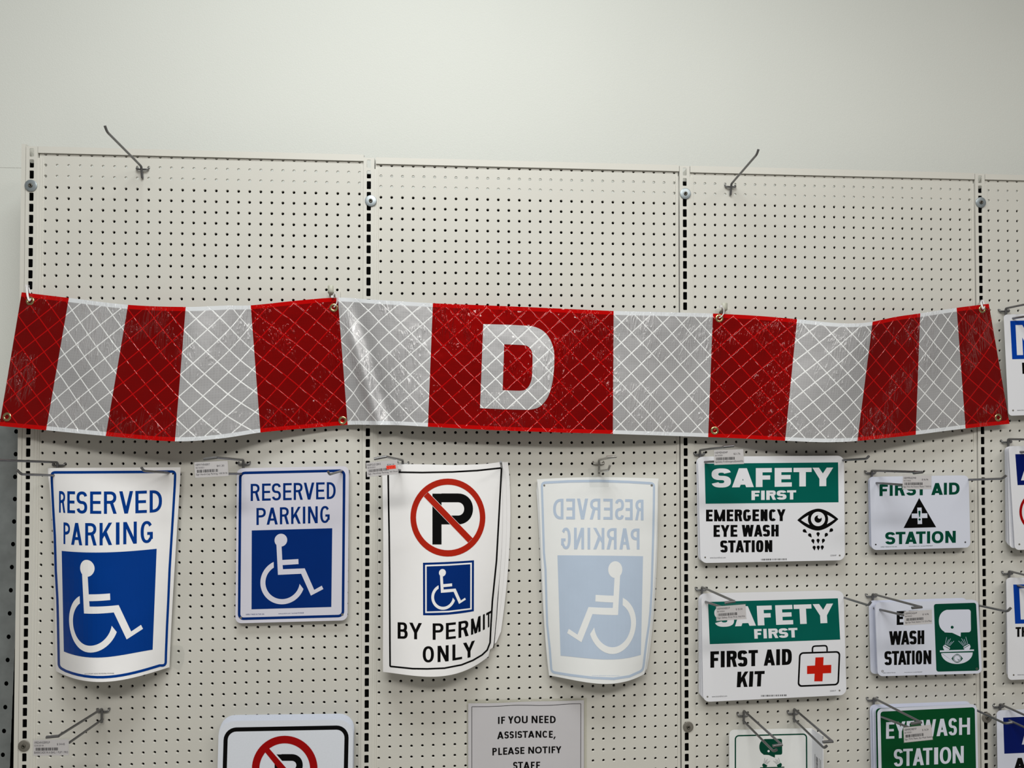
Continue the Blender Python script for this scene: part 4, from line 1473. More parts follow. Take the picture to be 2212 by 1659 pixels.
lettering_lines([words_(cF, 'BY', [(320, 408), (422, 533)], [(320, 380), (470, 391), (627, 391), (760, 384), (900, 367), (963, 354), (1047, 328), (1083, 313), (1137, 275)], [(320, 522), (400, 529), (470, 535), (640, 533), (760, 528), (900, 508), (963, 494), (1047, 468), (1083, 447), (1137, 408)], 26, 21),
    words_(cF, 'PERMIT', [(627, 722), (743, 830), (853, 942), (963, 1047), (1067, 1084), (1096, 1138)], [(320, 380), (470, 391), (627, 391), (760, 384), (900, 367), (963, 354), (1047, 328), (1083, 313), (1137, 275)], [(320, 522), (400, 529), (470, 535), (640, 533), (760, 528), (900, 508), (963, 494), (1047, 468), (1083, 447), (1137, 408)], [26, 25, 25, 20, 17, 13], 21),
    words_(cF, 'ONLY', [(540, 638), (670, 767), (800, 885), (893, 998)], [(540, 592), (670, 590), (800, 577), (893, 566), (998, 540)], [(540, 733), (620, 733), (700, 730), (800, 717), (885, 705), (998, 678)], 26, 21)], M['black'], t, D3, .012, 8)

# ------------------------------------------------------------------ back-to-front reserved parking decal
def make_D4(base, amp):
    xl = curve_fit([(1035, 1161.5), (1157, 1167.5), (1230, 1170.8), (1298, 1173.5), (1350, 1176), (1458, 1185.5)]); xr = curve_fit([(1034, 1420.5), (1157, 1418), (1230, 1415), (1290, 1411.5), (1350, 1405.5), (1408, 1398), (1454, 1393)])

    def D(x, y):
        t_ = min(max((y - 1032) / 430.0, 0), 1.1)
        u = (x - xl(y)) / (xr(y) - xl(y))
        k = 1 - (abs(u - .55) / .55) ** 2
        return base + (.3 + amp * t_) * k
    return D, xl, xr


def reverse_sheet(label, base, amp, dx, dy, group):
    D, xl, xr = make_D4(base, amp)
    t = thing('reversed_decal', P(1300, 1475, base), label, 'sign', group)
    tf = curve_fit([cG(180, 440), cG(550, 422), cG(900, 419), cG(1393, 432)])
    bf = curve_fit([cH(287, 782), cH(500, 826), cH(850, 857), cH(1000, 850), cH(1120, 805), cH(1195, 765)])
    top = [(x + dx[0], tf(x) + dy[0]) for x in np.linspace(1160, 1421, 24)]
    bot = [(x + dx[1], bf(x) + dy[1]) for x in np.linspace(1392.5, 1186, 26)]
    right = [(xr(y) + dx[0] + (dx[1] - dx[0]) * k / 17, y) for k, y in enumerate(np.linspace(1034 + dy[0], 1455 + dy[1], 18))][1:-1]
    left = [(xl(y) + dx[2] * k / 17, y) for k, y in enumerate(np.linspace(1457 + dy[1], 1036 + dy[0], 18))][1:-1]
    panel('sheet', top + right + bot + left, M['backpaper'], t, D, .03, 9)
    return t, D


reverse_sheet('lowest white backing sheet showing at the edge behind the back-to-front decal', .3, .5, (1.5, 5, -4.5), (0, -10), 'sheets behind the reversed decal')
reverse_sheet('white backing sheet just behind the back-to-front decal', .45, .9, (.7, 2.6, -2.2), (0, -7), 'sheets behind the reversed decal')
t, D4 = reverse_sheet('white decal seen from the back with pale blue reversed reserved parking lettering', .65, 1.5, (0, 0, 0), (0, 0), None)
bc4 = [cG(232, 474) + (1,)] + cG.pts([(500, 460), (800, 456), (1100, 466)]) + [cG(1350, 481) + (1,)] + [(1412.4, 1092), (1411, 1157), (1409.5, 1210), (1407.6, 1275), (1405, 1320), (1402, 1350), (1397, 1382), (1393.7, 1408), (1391, 1432), (1388.8, 1448, 1)] + cH.pts([(1050, 792), (900, 815), (700, 806), (500, 782)]) + [cH(312, 752) + (1,)] + [(1187.4, 1400), (1182, 1350), (1180.2, 1296), (1178.4, 1230), (1175, 1195), (1172.6, 1114)]
art('border_edging', pen(border(bc4, 0, 8), 4.6, 5.4), M['paleblue'], t, D4, .012, 10)
lettering_lines([words_(cG, 'DEVRESER', [(345, 448), (475, 563), (583, 693), (710, 815), (845, 938), (962, 1050), (1062, 1137), (1162, 1245)], [(345, 635), (800, 632), (1245, 643)], [(345, 838), (800, 840), (1245, 848)], 27, 27, mirror=True),
    words_(cG, 'GNIKRAP', [(425, 520), (553, 653), (688, 714), (745, 855), (878, 977), (1005, 1110), (1117, 1205)], [(425, 920), (800, 923), (1205, 930)], [(425, 1135), (800, 1137), (1205, 1138)], 27, 27, mirror=True)], M['paleblue'], t, D4, .012, 10)
sq4 = edge_map([cG(388, 1196), cG(800, 1199), cG(1240, 1205)], [cH(398, 597), cH(650, 622), cH(900, 632), cH(1157, 588)])
art('symbol_field', [outline_map(sq4)], M['paleblue'], t, D4, .012, 10)
w4 = warp_fn([(0, 0), (.11, .068), (.22, .175), (.36, .32), (.5, .47), (.66, .642), (.78, .78), (.895, .909), (1, 1)])
art('wheelchair_print', place(wc_dense, lambda u, v: sq4(1 - w4(u), v)), M['backpaper'], t, D4, .02, 10)
art('small_lettering', small_text('ACCUFORM SIGNS REORDER# MVHR458', [cH(955, 783), cH(695, 781), cH(695, 789), cH(955, 791)]), M['paleblue'], t, D4, .012)
art('eyelet_dot', [ell(*cG(257, 500), 2.0, 2.0, 16), ell(*cG(1327, 499), 2.4, 2.4, 16)], M['dull_zinc'], t, D4, .03)
# the hanging tabs
def hang_tab(q, d, label):
    t = thing('hang_tab', P((q[0][0] + q[1][0]) / 2, q[0][1], d), label, 'hang tab', 'clear plastic hang tabs')
    panel('film', rounded(q, 3, 4), M['clear'], t, d, .02)
    f = quad_map(q)
    art('euro_slot_edging', ring([f(u, v) for u, v in ell(.5, .40, .34, .055, 20, e=3)], [f(u, v) for u, v in ell(.5, .40, .30, .03, 20, e=3)]), M['clear'], t, d, .01)
    return t


kh = Crop(1250, 970, 18.43)
hang_tab(kh.pts([(370, 780), (1190, 760), (1205, 1515), (440, 1525)]), 2.05, 'clear hang tab stuck on the head of the back-to-front decal')
hang_tab(cM.pts([(742, 455), (935, 445), (965, 525), (735, 545)]), .75, 'clear hang tab on the flanged eye wash sign, under the hook before the bubble shape')
hang_tab(cM.pts([(1335, 415), (1545, 403), (1545, 525), (1325, 520)]), .75, 'clear hang tab on the flanged eye wash sign, by its fold')

# ------------------------------------------------------------------ plastic safety signs
def backs(name, quads, r, m, label_fmt, group, th=.06):
    for k, (q, d, lb) in enumerate(quads):
        flat_sign(name, q, r, m, d, lb, group=group, th=th)


def drop(cx, cy, tx, ty, r):
    """teardrop with its point towards (tx, ty)"""
    a = math.atan2(ty - cy, tx - cx)
    return ell(cx, cy, r, r, 18, a + .9, a + 2 * math.pi - .9) + [(tx, ty)]


# emergency eye wash
d5 = 1.0
flat_sign('safety_sign', cI.pts([(242, 258), (1992, 244), (2006, 1482), (268, 1514)]), 14, 'plastic_white', .5, 'plain white edge of the sign behind the emergency eye wash sign', group='signs behind the safety signs')
t = flat_sign('safety_sign', cI.pts([(263, 256), (2008, 245), (2019, 1494), (294, 1528)]), 14, 'plastic_white', d5, 'white and teal safety first emergency eye wash station sign with a black eye', group='safety first signs', th=.1)
art('header_field', [cI.pts([(343, 340), (1938, 325), (1943, 802), (355, 819)])], M['teal'], t, d5)
art('header_lettering', words_(cI, 'SAFETY', [(427, 658), (670, 931), (955, 1146), (1180, 1385), (1405, 1622), (1632, 1879)], [(427, 398), (1878, 387)], [(427, 627), (1878, 608)], [80, 82, 80, 80, 78, 82], 51, 2.5)
    + words_(cI, 'FIRST', [(903, 1001), (1018, 1061), (1080, 1196), (1204, 1321), (1328, 1437)], [(903, 664), (1437, 658)], [(903, 776), (1437, 768)], [41, 41, 41, 41, 40], 26, 2.5), M['plastic_white'], t, d5, .014)
lettering_lines([words_(cI, 'EMERGENCY', [(360, 440), (457, 590), (607, 687), (702, 794), (803, 897), (915, 995), (1012, 1095), (1112, 1200), (1207, 1310)], [(360, 890), (1310, 885)], [(360, 1030), (1310, 1026)], 37, 28, 2.9),
    words_(cI, 'EYEWASH', [(450, 527), (535, 642), (653, 735), (787, 930), (933, 1035), (1038, 1124), (1140, 1228)], [(450, 1074), (1228, 1069)], [(450, 1216), (1228, 1210)], 37, 28, 2.9),
    words_(cI, 'STATION', [(530, 618), (624, 714), (712, 815), (806, 896), (906, 942), (958, 1046), (1063, 1152)], [(530, 1258), (1152, 1254)], [(530, 1402), (1152, 1396)], 37, 28, 2.9)], M['black'], t, d5)


def almond(cx, cy, rx, ryt, ryb, n=22):
    out = []
    for k in range(n + 1):
        u = k / n * 2 - 1
        out.append((cx + rx * u, cy - ryt * (1 - abs(u) ** 1.75)))
    for k in range(1, n):
        u = 1 - k / n * 2
        out.append((cx + rx * u, cy + ryb * (1 - abs(u) ** 1.75)))
    return out


sk = lambda L: [cI(x, y - (x - 1696) * .024) for x, y in L]
art('eye_print', [sk(almond(1696, 1009, 246, 131, 131))] + [cI.pts(drop(*q)) for q in ((1535, 1142, 1568, 1167, 20), (1858, 1133, 1832, 1158, 21), (1599, 1192, 1623, 1224, 20), (1699, 1178, 1700, 1217, 20), (1798, 1187, 1779, 1218, 20), (1637, 1260, 1648, 1300, 19), (1699, 1256, 1701, 1297, 19), (1762, 1256, 1750, 1294, 19), (1652, 1340, 1657, 1380, 19), (1701, 1338, 1703, 1379, 19), (1749, 1336, 1746, 1375, 19))], M['black'], t, d5)
art('sclera_print', [sk(almond(1696, 1009, 200, 85, 85))], M['plastic_white'], t, d5, .014)
art('iris_print', [cI.pts(ell(1698, 1003, 121, 124, 40))], M['black'], t, d5, .020)
art('iris_ring_print', [cI.pts(ell(1698, 1001, 85, 86, 36))], M['plastic_white'], t, d5, .026)
art('pupil_print', [cI.pts(ell(1699, 1002, 44, 44, 28))], M['black'], t, d5, .032)
art('glint_print', [cI.pts(ell(1716, 977, 22, 21, 20))], M['plastic_white'], t, d5, .038)
art('small_lettering', small_text('www.incomdirect.com', line_quad(cI, 407, 595, 1464, 1461, 20)) + small_text('GSI004P', line_quad(cI, 1845, 1918, 1438, 1436, 18)), M['ink'], t, d5)
art('barcode_print', barcode(cI.pts([(1018, 1477), (1327, 1472), (1327, 1492), (1018, 1497)]), 21), M['inkdark'], t, d5)
for hx, hy in ((350, 1460), (1957, 1437)):
    art('corner_hole', [ell(*cI(hx, hy), 1.9, 1.9, 14)], M['dull_zinc'], t, d5, .012)

# first aid kit
d6 = 1.25
flat_sign('safety_sign', cJ.pts([(268, 288), (1975, 250), (2012, 1478), (274, 1530)]), 14, 'plastic_white', .45, 'rearmost white sign edge behind the first aid kit sign', group='signs behind the safety signs')
flat_sign('safety_sign', cJ.pts([(285, 290), (1990, 252), (2024, 1490), (298, 1556)]), 14, 'plastic_white', .85, 'white sign edge directly behind the first aid kit sign', group='signs behind the safety signs')
t = flat_sign('safety_sign', cJ.pts([(304, 291), (2004, 253), (2038, 1500), (326, 1584)]), 14, 'plastic_white', d6, 'white and teal safety first sign for a first aid kit with a red cross case', group='safety first signs', th=.1)
art('header_field', [cJ.pts([(384, 389), (1936, 345), (1963, 838), (405, 893)])], M['teal'], t, d6)
art('header_lettering', words_(cJ, 'SAFETY', [(462, 692), (700, 950), (972, 1150), (1192, 1396), (1412, 1624), (1640, 1884)], [(450, 452), (968, 435), (1188, 430), (1408, 422), (1880, 408)], [(450, 690), (955, 671), (1200, 662), (1500, 652), (1815, 640)], [80, 82, 80, 80, 78, 82], 51, 2.5, .055)
    + words_(cJ, 'FIRST', [(936, 1026), (1046, 1086), (1106, 1222), (1228, 1340), (1345, 1453)], [(933, 714), (1453, 698)], [(933, 828), (1440, 812)], [40, 40, 40, 40, 39], 26, 2.5, .05), M['plastic_white'], t, d6, .014)
lettering_lines([words_(cJ, 'FIRSTAID', [(412, 515), (536, 583), (607, 731), (738, 854), (868, 980), (1050, 1184), (1199, 1244), (1267, 1385)], [(412, 980), (1385, 948)], [(412, 1175), (1385, 1138)], 46, 37, 2.9),
    words_(cJ, 'KIT', [(732, 862), (876, 922), (936, 1057)], [(732, 1223), (1057, 1212)], [(732, 1408), (1057, 1396)], 46, 37, 2.9, -.05)], M['black'], t, d6)
kit = rounded(cJ.pts([(1472, 990), (1966, 974), (1948, 1384), (1453, 1405)]), 9)
kiti = rounded(inset_quad(cJ.pts([(1472, 990), (1966, 974), (1948, 1384), (1453, 1405)]), 3.6), 6)
hnd = spline(cJ.pts([(1632, 985), (1632, 950), (1640, 925), (1665, 916), (1715, 914), (1775, 911), (1797, 918), (1806, 940), (1806, 978)]), 4)
art('case_print', ring(kit, kiti) + stroke(hnd, 3.3), M['black'], t, d6)
art('cross_print', [cJ.pts([(1667, 1052), (1765, 1048), (1752, 1337), (1653, 1337)]), cJ.pts([(1567, 1152), (1857, 1140), (1855, 1238), (1567, 1250)])], M['redcross'], t, d6)
art('small_lettering', small_text('www.incomdirect.com', line_quad(cJ, 430, 612, 1519, 1511, 20)) + small_text('GSI001P', line_quad(cJ, 1840, 1912, 1452, 1449, 18)), M['ink'], t, d6)
art('barcode_print', barcode(cJ.pts([(1018, 1500), (1322, 1493), (1322, 1513), (1018, 1522)]), 22), M['inkdark'], t, d6)
for hx, hy in ((378, 1521), (1955, 1447)):
    art('corner_hole', [ell(*cJ(hx, hy), 1.9, 1.9, 14)], M['dull_zinc'], t, d6, .012)

# first aid station
d7 = 1.05
for k, (dx, dy, d, lb) in enumerate(((-22, -2, .45, 'rearmost white sign behind the first aid station sign'), (-14, 0, .65, 'middle white sign behind the first aid station sign'), (-7, 1, .85, 'white sign directly behind the first aid station sign'))):
    flat_sign('first_aid_sign', cK.pts([(229 + dx, 298 + dy), (1490 + dx, 279 + dy), (1512 + dx, 1196 + dy * 3), (252 + dx * 1.3, 1226 + dy * 6)]), 11, 'plastic_cool', d, lb, group='signs stacked behind the first aid station sign', th=.06)
t = flat_sign('first_aid_sign', cK.pts([(229, 298), (1496, 278), (1518, 1202), (253, 1234)]), 11, 'plastic_cool', d7, 'white sign with green first aid station lettering around a black triangle', th=.06)
lettering_lines([words_(cK, 'FIRSTAID', [(355, 462), (485, 524), (552, 682), (697, 822), (833, 945), (1017, 1166), (1179, 1218), (1245, 1380)], [(355, 394), (1380, 368)], [(355, 543), (1380, 522)], 40, 32, 2.3),
    words_(cK, 'STATION', [(428, 556), (562, 687), (683, 832), (822, 946), (963, 1003), (1024, 1174), (1197, 1331)], [(428, 1004), (1330, 987)], [(428, 1163), (1330, 1140)], 40, 32, 2.3)], M['green'], t, d7)
art('triangle_print', [cK.pts([(862, 567), (1080, 942), (663, 952)])], M['black'], t, d7)
art('cross_print', [cK.pts([(838, 690), (893, 690), (900, 900), (843, 901)]), cK.pts([(767, 767), (966, 763), (968, 823), (767, 826)])], M['plastic_cool'], t, d7, .014)
art('exclamation_print', [cK.pts(ell(866, 742, 15, 13, 16, math.pi, 2 * math.pi) + [(873, 812), (863, 812)]), cK.pts(ell(868, 842, 15, 14, 18))], M['green'], t, d7, .02)
art('small_lettering', small_text('SAFELY MADE IN THE USA', line_quad(cK, 370, 578, 1194, 1190, 13)) + small_text('www.accuform.com / reorder# MFSD940VP', line_quad(cK, 730, 1035, 1185, 1179, 13)), M['green'], t, d7)
for hx, hy in ((307, 1163), (1453, 1133)):
    art('corner_hole', [ell(*cK(hx, hy), 1.8, 1.8, 14)], M['inkdark'], t, d7, .012)


# eye wash pictogram pieces in the coordinates of crop cL
def pictogram():
    head = [(1190, 747)] + ell(1250, 603, 136, 148, 14, math.radians(118), math.radians(258), 2.2) + [(1240, 458), (1360, 455)] + ell(1490, 485, 32, 32, 6, -math.pi / 2, 0) + [(1523, 600), (1525, 700)] + ell(1493, 715, 31, 30, 6, 0, math.pi / 2) + [(1395, 748), (1393, 802), (1285, 752)]
    blobs = [[(1166, 930), (1180, 910), (1196, 905), (1256, 942), (1254, 958), (1243, 972), (1185, 976), (1172, 955)], [(1428, 945), (1434, 930), (1492, 897), (1508, 900), (1519, 925), (1516, 945), (1503, 967), (1450, 971), (1437, 962)]]
    bars = [[(1127, 978), (1563, 965), (1563, 984), (1127, 999)]]
    bowl_ = [(1143, 1012)] + [(1547, 1003)] + ell(1345, 1008, 202, 143, 20, 0, math.pi)
    rays = []
    for (x0, y0, x1, y1) in ((1198, 898, 1213, 808), (1210, 902, 1240, 838), (1222, 908, 1264, 826), (1234, 914, 1278, 866), (1248, 922, 1308, 857), (1430, 922, 1366, 856), (1440, 914, 1398, 862), (1452, 906, 1405, 824), (1466, 900, 1436, 834), (1484, 896, 1459, 804)):
        rays += stroke([(x0, y0), (x1, y1)], 5)
    grooves = stroke([(1178, 918), (1250, 958)], 7) + stroke([(1434, 950), (1505, 908)], 7)
    eye = almond(1349, 1082, 74, 60, 56)
    return dict(head=[head], blobs=blobs, bars=bars, bowl=[bowl_], rays=rays, grooves=grooves, eye=[eye], ring=ring(ell(1348, 1080, 50, 48, 30), ell(1348, 1080, 44, 42, 30)), lens=[ell(1348, 1080, 38, 37, 26)], dot=[ell(1285, 681, 19, 19, 20)], mark=[[(1348, 1082), (1376, 1100), (1368, 1108)]])


PG = pictogram()

# black and white eye wash sign
d8 = 1.25
for q, d, lb in ((cL.pts([(216, 339), (1470, 304), (1540, 1238), (240, 1280)]), .5, 'rearmost pale blue-white sign behind the eye wash pictogram sign'),
                 (cL.pts([(284, 357), (1592, 327), (1650, 1266), (322, 1302)]), 1.05, 'white sign just behind the eye wash pictogram sign')):
    flat_sign('eye_wash_sign', q, 10, 'plastic_cool', d, lb, group='signs stacked behind the eye wash pictogram sign', th=.06)
t = flat_sign('eye_wash_sign', cL.pts([(296, 362), (1618, 332), (1668, 1272), (332, 1309)]), 11, 'plastic_cool', d8, 'white eye wash station sign with black lettering and a green pictogram panel', th=.06)
art('pictogram_field', [rounded(cL.pts([(1050, 384), (1590, 367), (1633, 1236), (1083, 1250)]), 5)], M['green'], t, d8)
art('pictogram_print', [cL.pts(q) for k in ('head', 'blobs', 'bars', 'bowl') for q in PG[k]], M['plastic_cool'], t, d8, .014)
art('spray_print', [cL.pts(q) for q in PG['rays']], M['paleblue'], t, d8, .014)
art('pictogram_detail_print', [cL.pts(q) for k in ('grooves', 'eye', 'dot') for q in PG[k]], M['green'], t, d8, .020)
art('lens_print', [cL.pts(q) for k in ('ring', 'lens') for q in PG[k]], M['plastic_cool'], t, d8, .026)
art('lens_mark_print', [cL.pts(q) for q in PG['mark']], M['green'], t, d8, .032)
lettering_lines([words_(cL, 'EYE', [(575, 662), (655, 765), (768, 850)], [(575, 476), (850, 466)], [(575, 652), (850, 643)], 38, 33, 2.9),
    words_(cL, 'WASH', [(478, 640), (630, 738), (738, 830), (842, 928)], [(478, 733), (927, 720)], [(478, 909), (927, 897)], 38, 33, 2.9),
    words_(cL, 'STATION', [(418, 512), (513, 606), (592, 700), (684, 762), (771, 805), (818, 902), (917, 1018)], [(418, 988), (1018, 975)], [(418, 1168), (1018, 1152)], 37, 33, 2.9)], M['black'], t, d8)
art('small_lettering', small_text('SAFELY MADE IN THE USA', line_quad(cL, 400, 560, 1266, 1261, 11)) + small_text('www.accuform.com / reorder# MFSD436VP', line_quad(cL, 672, 902, 1259, 1254, 11)), M['black'], t, d8)
for hx, hy in ((394, 1243), (1602, 1213)):
    art('corner_hole', ring(ell(*cL(hx, hy), 2.4, 2.4, 16), ell(*cL(hx, hy), 1.5, 1.5, 16)), M['dull_zinc'], t, d8, .02)

# green eye wash sign
d9 = 1.35
for q, d, lb, gr in ((cN.pts([(230, 251), (1520, 204), (1560, 1560), (260, 1600)]), .45, 'rearmost white sign behind the green eye wash sign', False),
                     (cN.pts([(262, 272), (1535, 225), (1570, 1560), (290, 1600)]), .75, 'second white sign behind the green eye wash sign', False),
                     (cN.pts([(300, 293), (1575, 240), (1600, 1570), (322, 1610)]), 1.05, 'green-faced sign directly behind the front green eye wash sign', True)):
    tb = flat_sign('eye_wash_sign', q, 10, 'plastic_cool', d, lb, group='signs stacked behind the green eye wash sign', th=.06)
    if gr: art('green_field', [rounded(inset_quad(q, 1.2), 8)], M['grass'], tb, d)
Q9 = cN.pts([(326, 303), (1606, 243), (1634, 1570), (352, 1625)])
t = flat_sign('eye_wash_sign', Q9, 11, 'plastic_cool', d9, 'green eye wash station sign with white lettering on a white rim', th=.06)
art('green_field', [rounded(cN.pts([(368, 341), (1579, 283), (1606, 1530), (394, 1585)]), 6)], M['grass'], t, d9)
lettering_lines([words_(cN, 'EYEWASH', [(440, 547), (556, 690), (705, 802), (880, 1082), (1088, 1232), (1243, 1350), (1378, 1519)], [(440, 477), (800, 457), (1080, 437), (1518, 418)], [(440, 690), (800, 672), (1090, 656), (1518, 634)], 38, 31, 2.3),
    words_(cN, 'STATION', [(540, 656), (660, 783), (784, 926), (914, 1036), (1058, 1109), (1130, 1276), (1295, 1438)], [(540, 824), (782, 814), (1035, 803), (1437, 780)], [(540, 1047), (740, 1036), (1108, 1016), (1437, 998)], [38, 38, 38, 38, 42, 40, 38], 32, 2.3)], M['plastic_cool'], t, d9, .014)

# flanged symbol sign
d10 = .6
t = thing('flanged_sign', P(1660, 1659, d10), 'white flanged eye wash symbol sign with dark green border, below the first aid kit sign', 'sign')
Q10 = cR.pts([(138, 152), (1785, 118), (1800, 1500), (140, 1560)])
panel('face_plate', rounded(Q10, 11, 7, (0,)), M['backpaper'], t, d10, .08)
xf = inch(*cR(1785, 118), d10)[0]
rt0 = inch(*cR(1790, 130), d10)[1]; rb0 = inch(*cR(1800, 1500), d10)[1]
Lf = depth_at(*cR(2000, 280), xf)
mb = MB()
for xx in (0, .08):
    mb.face([B(xf + xx, rt0, d10), B(xf + xx, rt0 + .0, d10 + .1), B(xf + xx, inch(*cR(2000, 278), Lf)[1], Lf), B(xf + xx, rb0, Lf), B(xf + xx, rb0, d10)])
mb.face([B(xf, rt0, d10), B(xf + .08, rt0, d10), B(xf + .08, inch(*cR(2000, 278), Lf)[1], Lf), B(xf, inch(*cR(2000, 278), Lf)[1], Lf)])
mb.face([B(xf, rt0, Lf), B(xf + .08, rt0, Lf), B(xf + .08, rb0, Lf), B(xf, rb0, Lf)])
mb.build('flange', M['plastic_white'], t, fix=False)
art('border_edging', frame(cR.pts([(250, 258), (1692, 224), (1700, 1480), (250, 1530)]), 2.9, 9), M['green'], t, d10)
kx = lambda x, y: cR(741 + (x - 1115) * (1195 - 741) / (1524 - 1115), 332 + (y - 455) * (650 - 332) / (748 - 455) + 0 * x)
art('pictogram_print', [[kx(*p) for p in q] for k in ('head', 'blobs', 'bars', 'bowl') for q in PG[k]], M['green'], t, d10)
art('spray_print', [[kx(*p) for p in q] for q in PG['rays']], M['ink'], t, d10)
art('eye_dot_print', [cR.pts(ell(924, 577, 23, 23, 20))], M['plastic_white'], t, d10, .016)
# barcode sticker on the flange, reading sideways
mb = MB()
ym = lambda r: r
fx = xf - .006
r1, r2 = inch(*cR(1850, 690), d10 + .8)[1], inch(*cR(1850, 1250), d10 + .8)[1]
rnd = random.Random(5)
r_ = r1
while r_ < r2:
    h_ = rnd.choice((.02, .035, .05)); g_ = rnd.choice((.02, .035))
    mb.face([B(fx, r_, d10 + (Lf - d10) * .38), B(fx, r_, d10 + (Lf - d10) * .56), B(fx, r_ + h_, d10 + (Lf - d10) * .56), B(fx, r_ + h_, d10 + (Lf - d10) * .38)])
    r_ += h_ + g_
for k0, k1 in ((.26, .31), (.66, .70), (.78, .83)):
    r_ = r1 - .1
    while r_ < r2:
        h_ = rnd.uniform(.04, .11)
        mb.face([B(fx, r_, d10 + (Lf - d10) * k0), B(fx, r_, d10 + (Lf - d10) * k1), B(fx, r_ + h_, d10 + (Lf - d10) * k1), B(fx, r_ + h_, d10 + (Lf - d10) * k0)])
        r_ += h_ + .035
mb.build('barcode_print', M['inkdark'], t, fix=False)

# ------------------------------------------------------------------ aluminium no parking signs, a stack
d11 = 1.5
BK = [((372, 1100), (1790, 1082), .35, 'rearmost aluminium sign of the stack behind the black-bordered no parking sign'),
      ((370, 1110), (1790, 1094), .6, 'second aluminium sign from the back of the no parking stack'),
      ((364, 1122), (1786, 1106), .85, 'middle aluminium sign of the no parking stack'),
      ((360, 1138), (1782, 1122), 1.1, 'second aluminium sign from the front of the no parking stack')]
for (tl, tr, d, lb) in BK:
    flat_sign('no_parking_sign', cD.pts([tl, tr, (tr[0] - 25, 2750), (tl[0] - 45, 2780)]), 32, 'reflect_white', d, lb, group='signs stacked behind the front no parking sign', th=.09, side=M['alu_cut'])
Q11 = cD.pts([(356, 1164), (1778, 1146), (1752, 2750), (312, 2780)])
t = flat_sign('no_parking_sign', Q11, 32, 'reflect_white', d11, 'front reflective sign with thick black border and red no parking ring', group=None, th=.09, side=M['alu_cut'])
art('border_edging', frame(cD.pts([(409, 1232), (1730, 1207), (1700, 2690), (366, 2715)]), 9.0, 27), M['black'], t, d11)
art('ring_print', ring(cD.pts(ell(1052, 1668, 347, 350, 60)), cD.pts(ell(1052, 1668, 268, 270, 60))), M['redcrimson'], t, d11, .022)
art('letter_lettering', [cD.pts(rect(945, 1515, 1018, 1900))] + [cD.pts(q) for q in bowl(1018, 1243, 1512, 1745, 68, 71, 118, 2.1, 18)], M['black'], t, d11)
art('slash_gap_print', [cD.pts([(882, 1420), (1305, 1905), (1240, 1960), (830, 1478)])], M['reflect_white'], t, d11, .018)
art('slash_print', [cD.pts([(876, 1438), (1290, 1915), (1230, 1965), (820, 1462)])], M['redcrimson'], t, d11, .024)

# ------------------------------------------------------------------ laminated notice
d12 = .22
wav = lambda x: 2.6 * math.exp(-((x - 1135) / 38) ** 2) * 0 + 1.2 * math.sin((x - 1010) / 42.0)


def D12(x, y): return d12 + .09 * math.sin((x - 1010) / 30.0) * max(0, 1 - (y - 1515) / 160)


tcv = curve_fit(cS.pts([(88, 152), (700, 140), (1400, 118), (2065, 97)]))
t = thing('laminated_notice', P(1137, 1659, d12), 'laminated printer-paper notice asking visitors to notify staff, below the permit decals', 'notice')
panel('sleeve', [cS(66, 92), cS(600, 84), cS(1100, 74), cS(1600, 66), cS(2115, 56), cS(2115, 2400), cS(66, 2400)], M['sleeve'], t, .13, .02)
xs = np.linspace(1011.2, 1261.3, 30)
panel('paper', [(x, tcv(x) + .6 * math.sin((x - 1020) / 26)) for x in xs] + [cS(2065, 2360), cS(88, 2360)], M['sheetpaper'], t, D12, .02, 9)
ln = cS.pts([(154, 210), (420, 208), (660, 198), (900, 184), (1100, 185), (1300, 190), (1500, 186), (1700, 171), (1850, 161), (2012, 159)])
art('border_edging', stroke(resample(ln, 40), 1.0) + [cS.pts(rect(149, 210, 157, 2300)), cS.pts([(2008, 159), (2016, 159), (2010, 2300), (2002, 2300)])], M['black'], t, D12, .012, 9)
e12 = dict(sv=27, sh=21)
lettering_lines([words_(cS, 'IFYOUNEED', [(599, 625), (653, 720), (770, 863), (874, 986), (1006, 1105), (1172, 1273), (1300, 1368), (1391, 1463), (1487, 1583)], [(598, 384), (770, 376), (985, 369), (1582, 369)], [(598, 505), (820, 497), (1100, 491), (1582, 490)], 27, 21),
    words_(cS, 'ASSISTANCE,', [(584, 694), (708, 783), (797, 869), (892, 916), (932, 1010), (1018, 1109), (1112, 1220), (1240, 1338), (1357, 1447), (1468, 1533), (1543, 1585)], [(585, 638), (915, 627), (1532, 622)], [(585, 764), (915, 745), (1532, 741)], 26, 21),
    words_(cS, 'PLEASENOTIFY', [(503, 579), (603, 668), (687, 757), (764, 873), (885, 962), (980, 1050), (1115, 1214), (1231, 1346), (1357, 1445), (1463, 1488), (1512, 1580), (1584, 1680)], [(503, 915), (962, 900), (1680, 885)], [(503, 1042), (962, 1018), (1680, 1002)], 26, 21),
    words_(cS, 'STAFF', [(857, 931), (938, 1026), (1032, 1141), (1160, 1226), (1250, 1318)], [(857, 1152), (1318, 1148)], [(857, 1278), (1318, 1272)], 26, 21)], M['black'], t, D12, .012, 9)

# ------------------------------------------------------------------ notices at the edge of view
def notice(crop, q, r, d, m, field, fm, letters, label, backs_=(), th=.08):
    for q_, d_, lb in backs_:
        flat_sign('notice_sign', crop.pts(q_), r, m, d_, lb, group='signs stacked behind the notice with the red ring', th=.06)
    t = flat_sign('notice_sign', crop.pts(q), r, m, d, label, group='blue notices beyond the banner', th=th)
    art('header_field', [crop.pts(field)], M[fm], t, d)
    if letters: art('header_lettering', letters, M[m], t, d, .014)
    return t


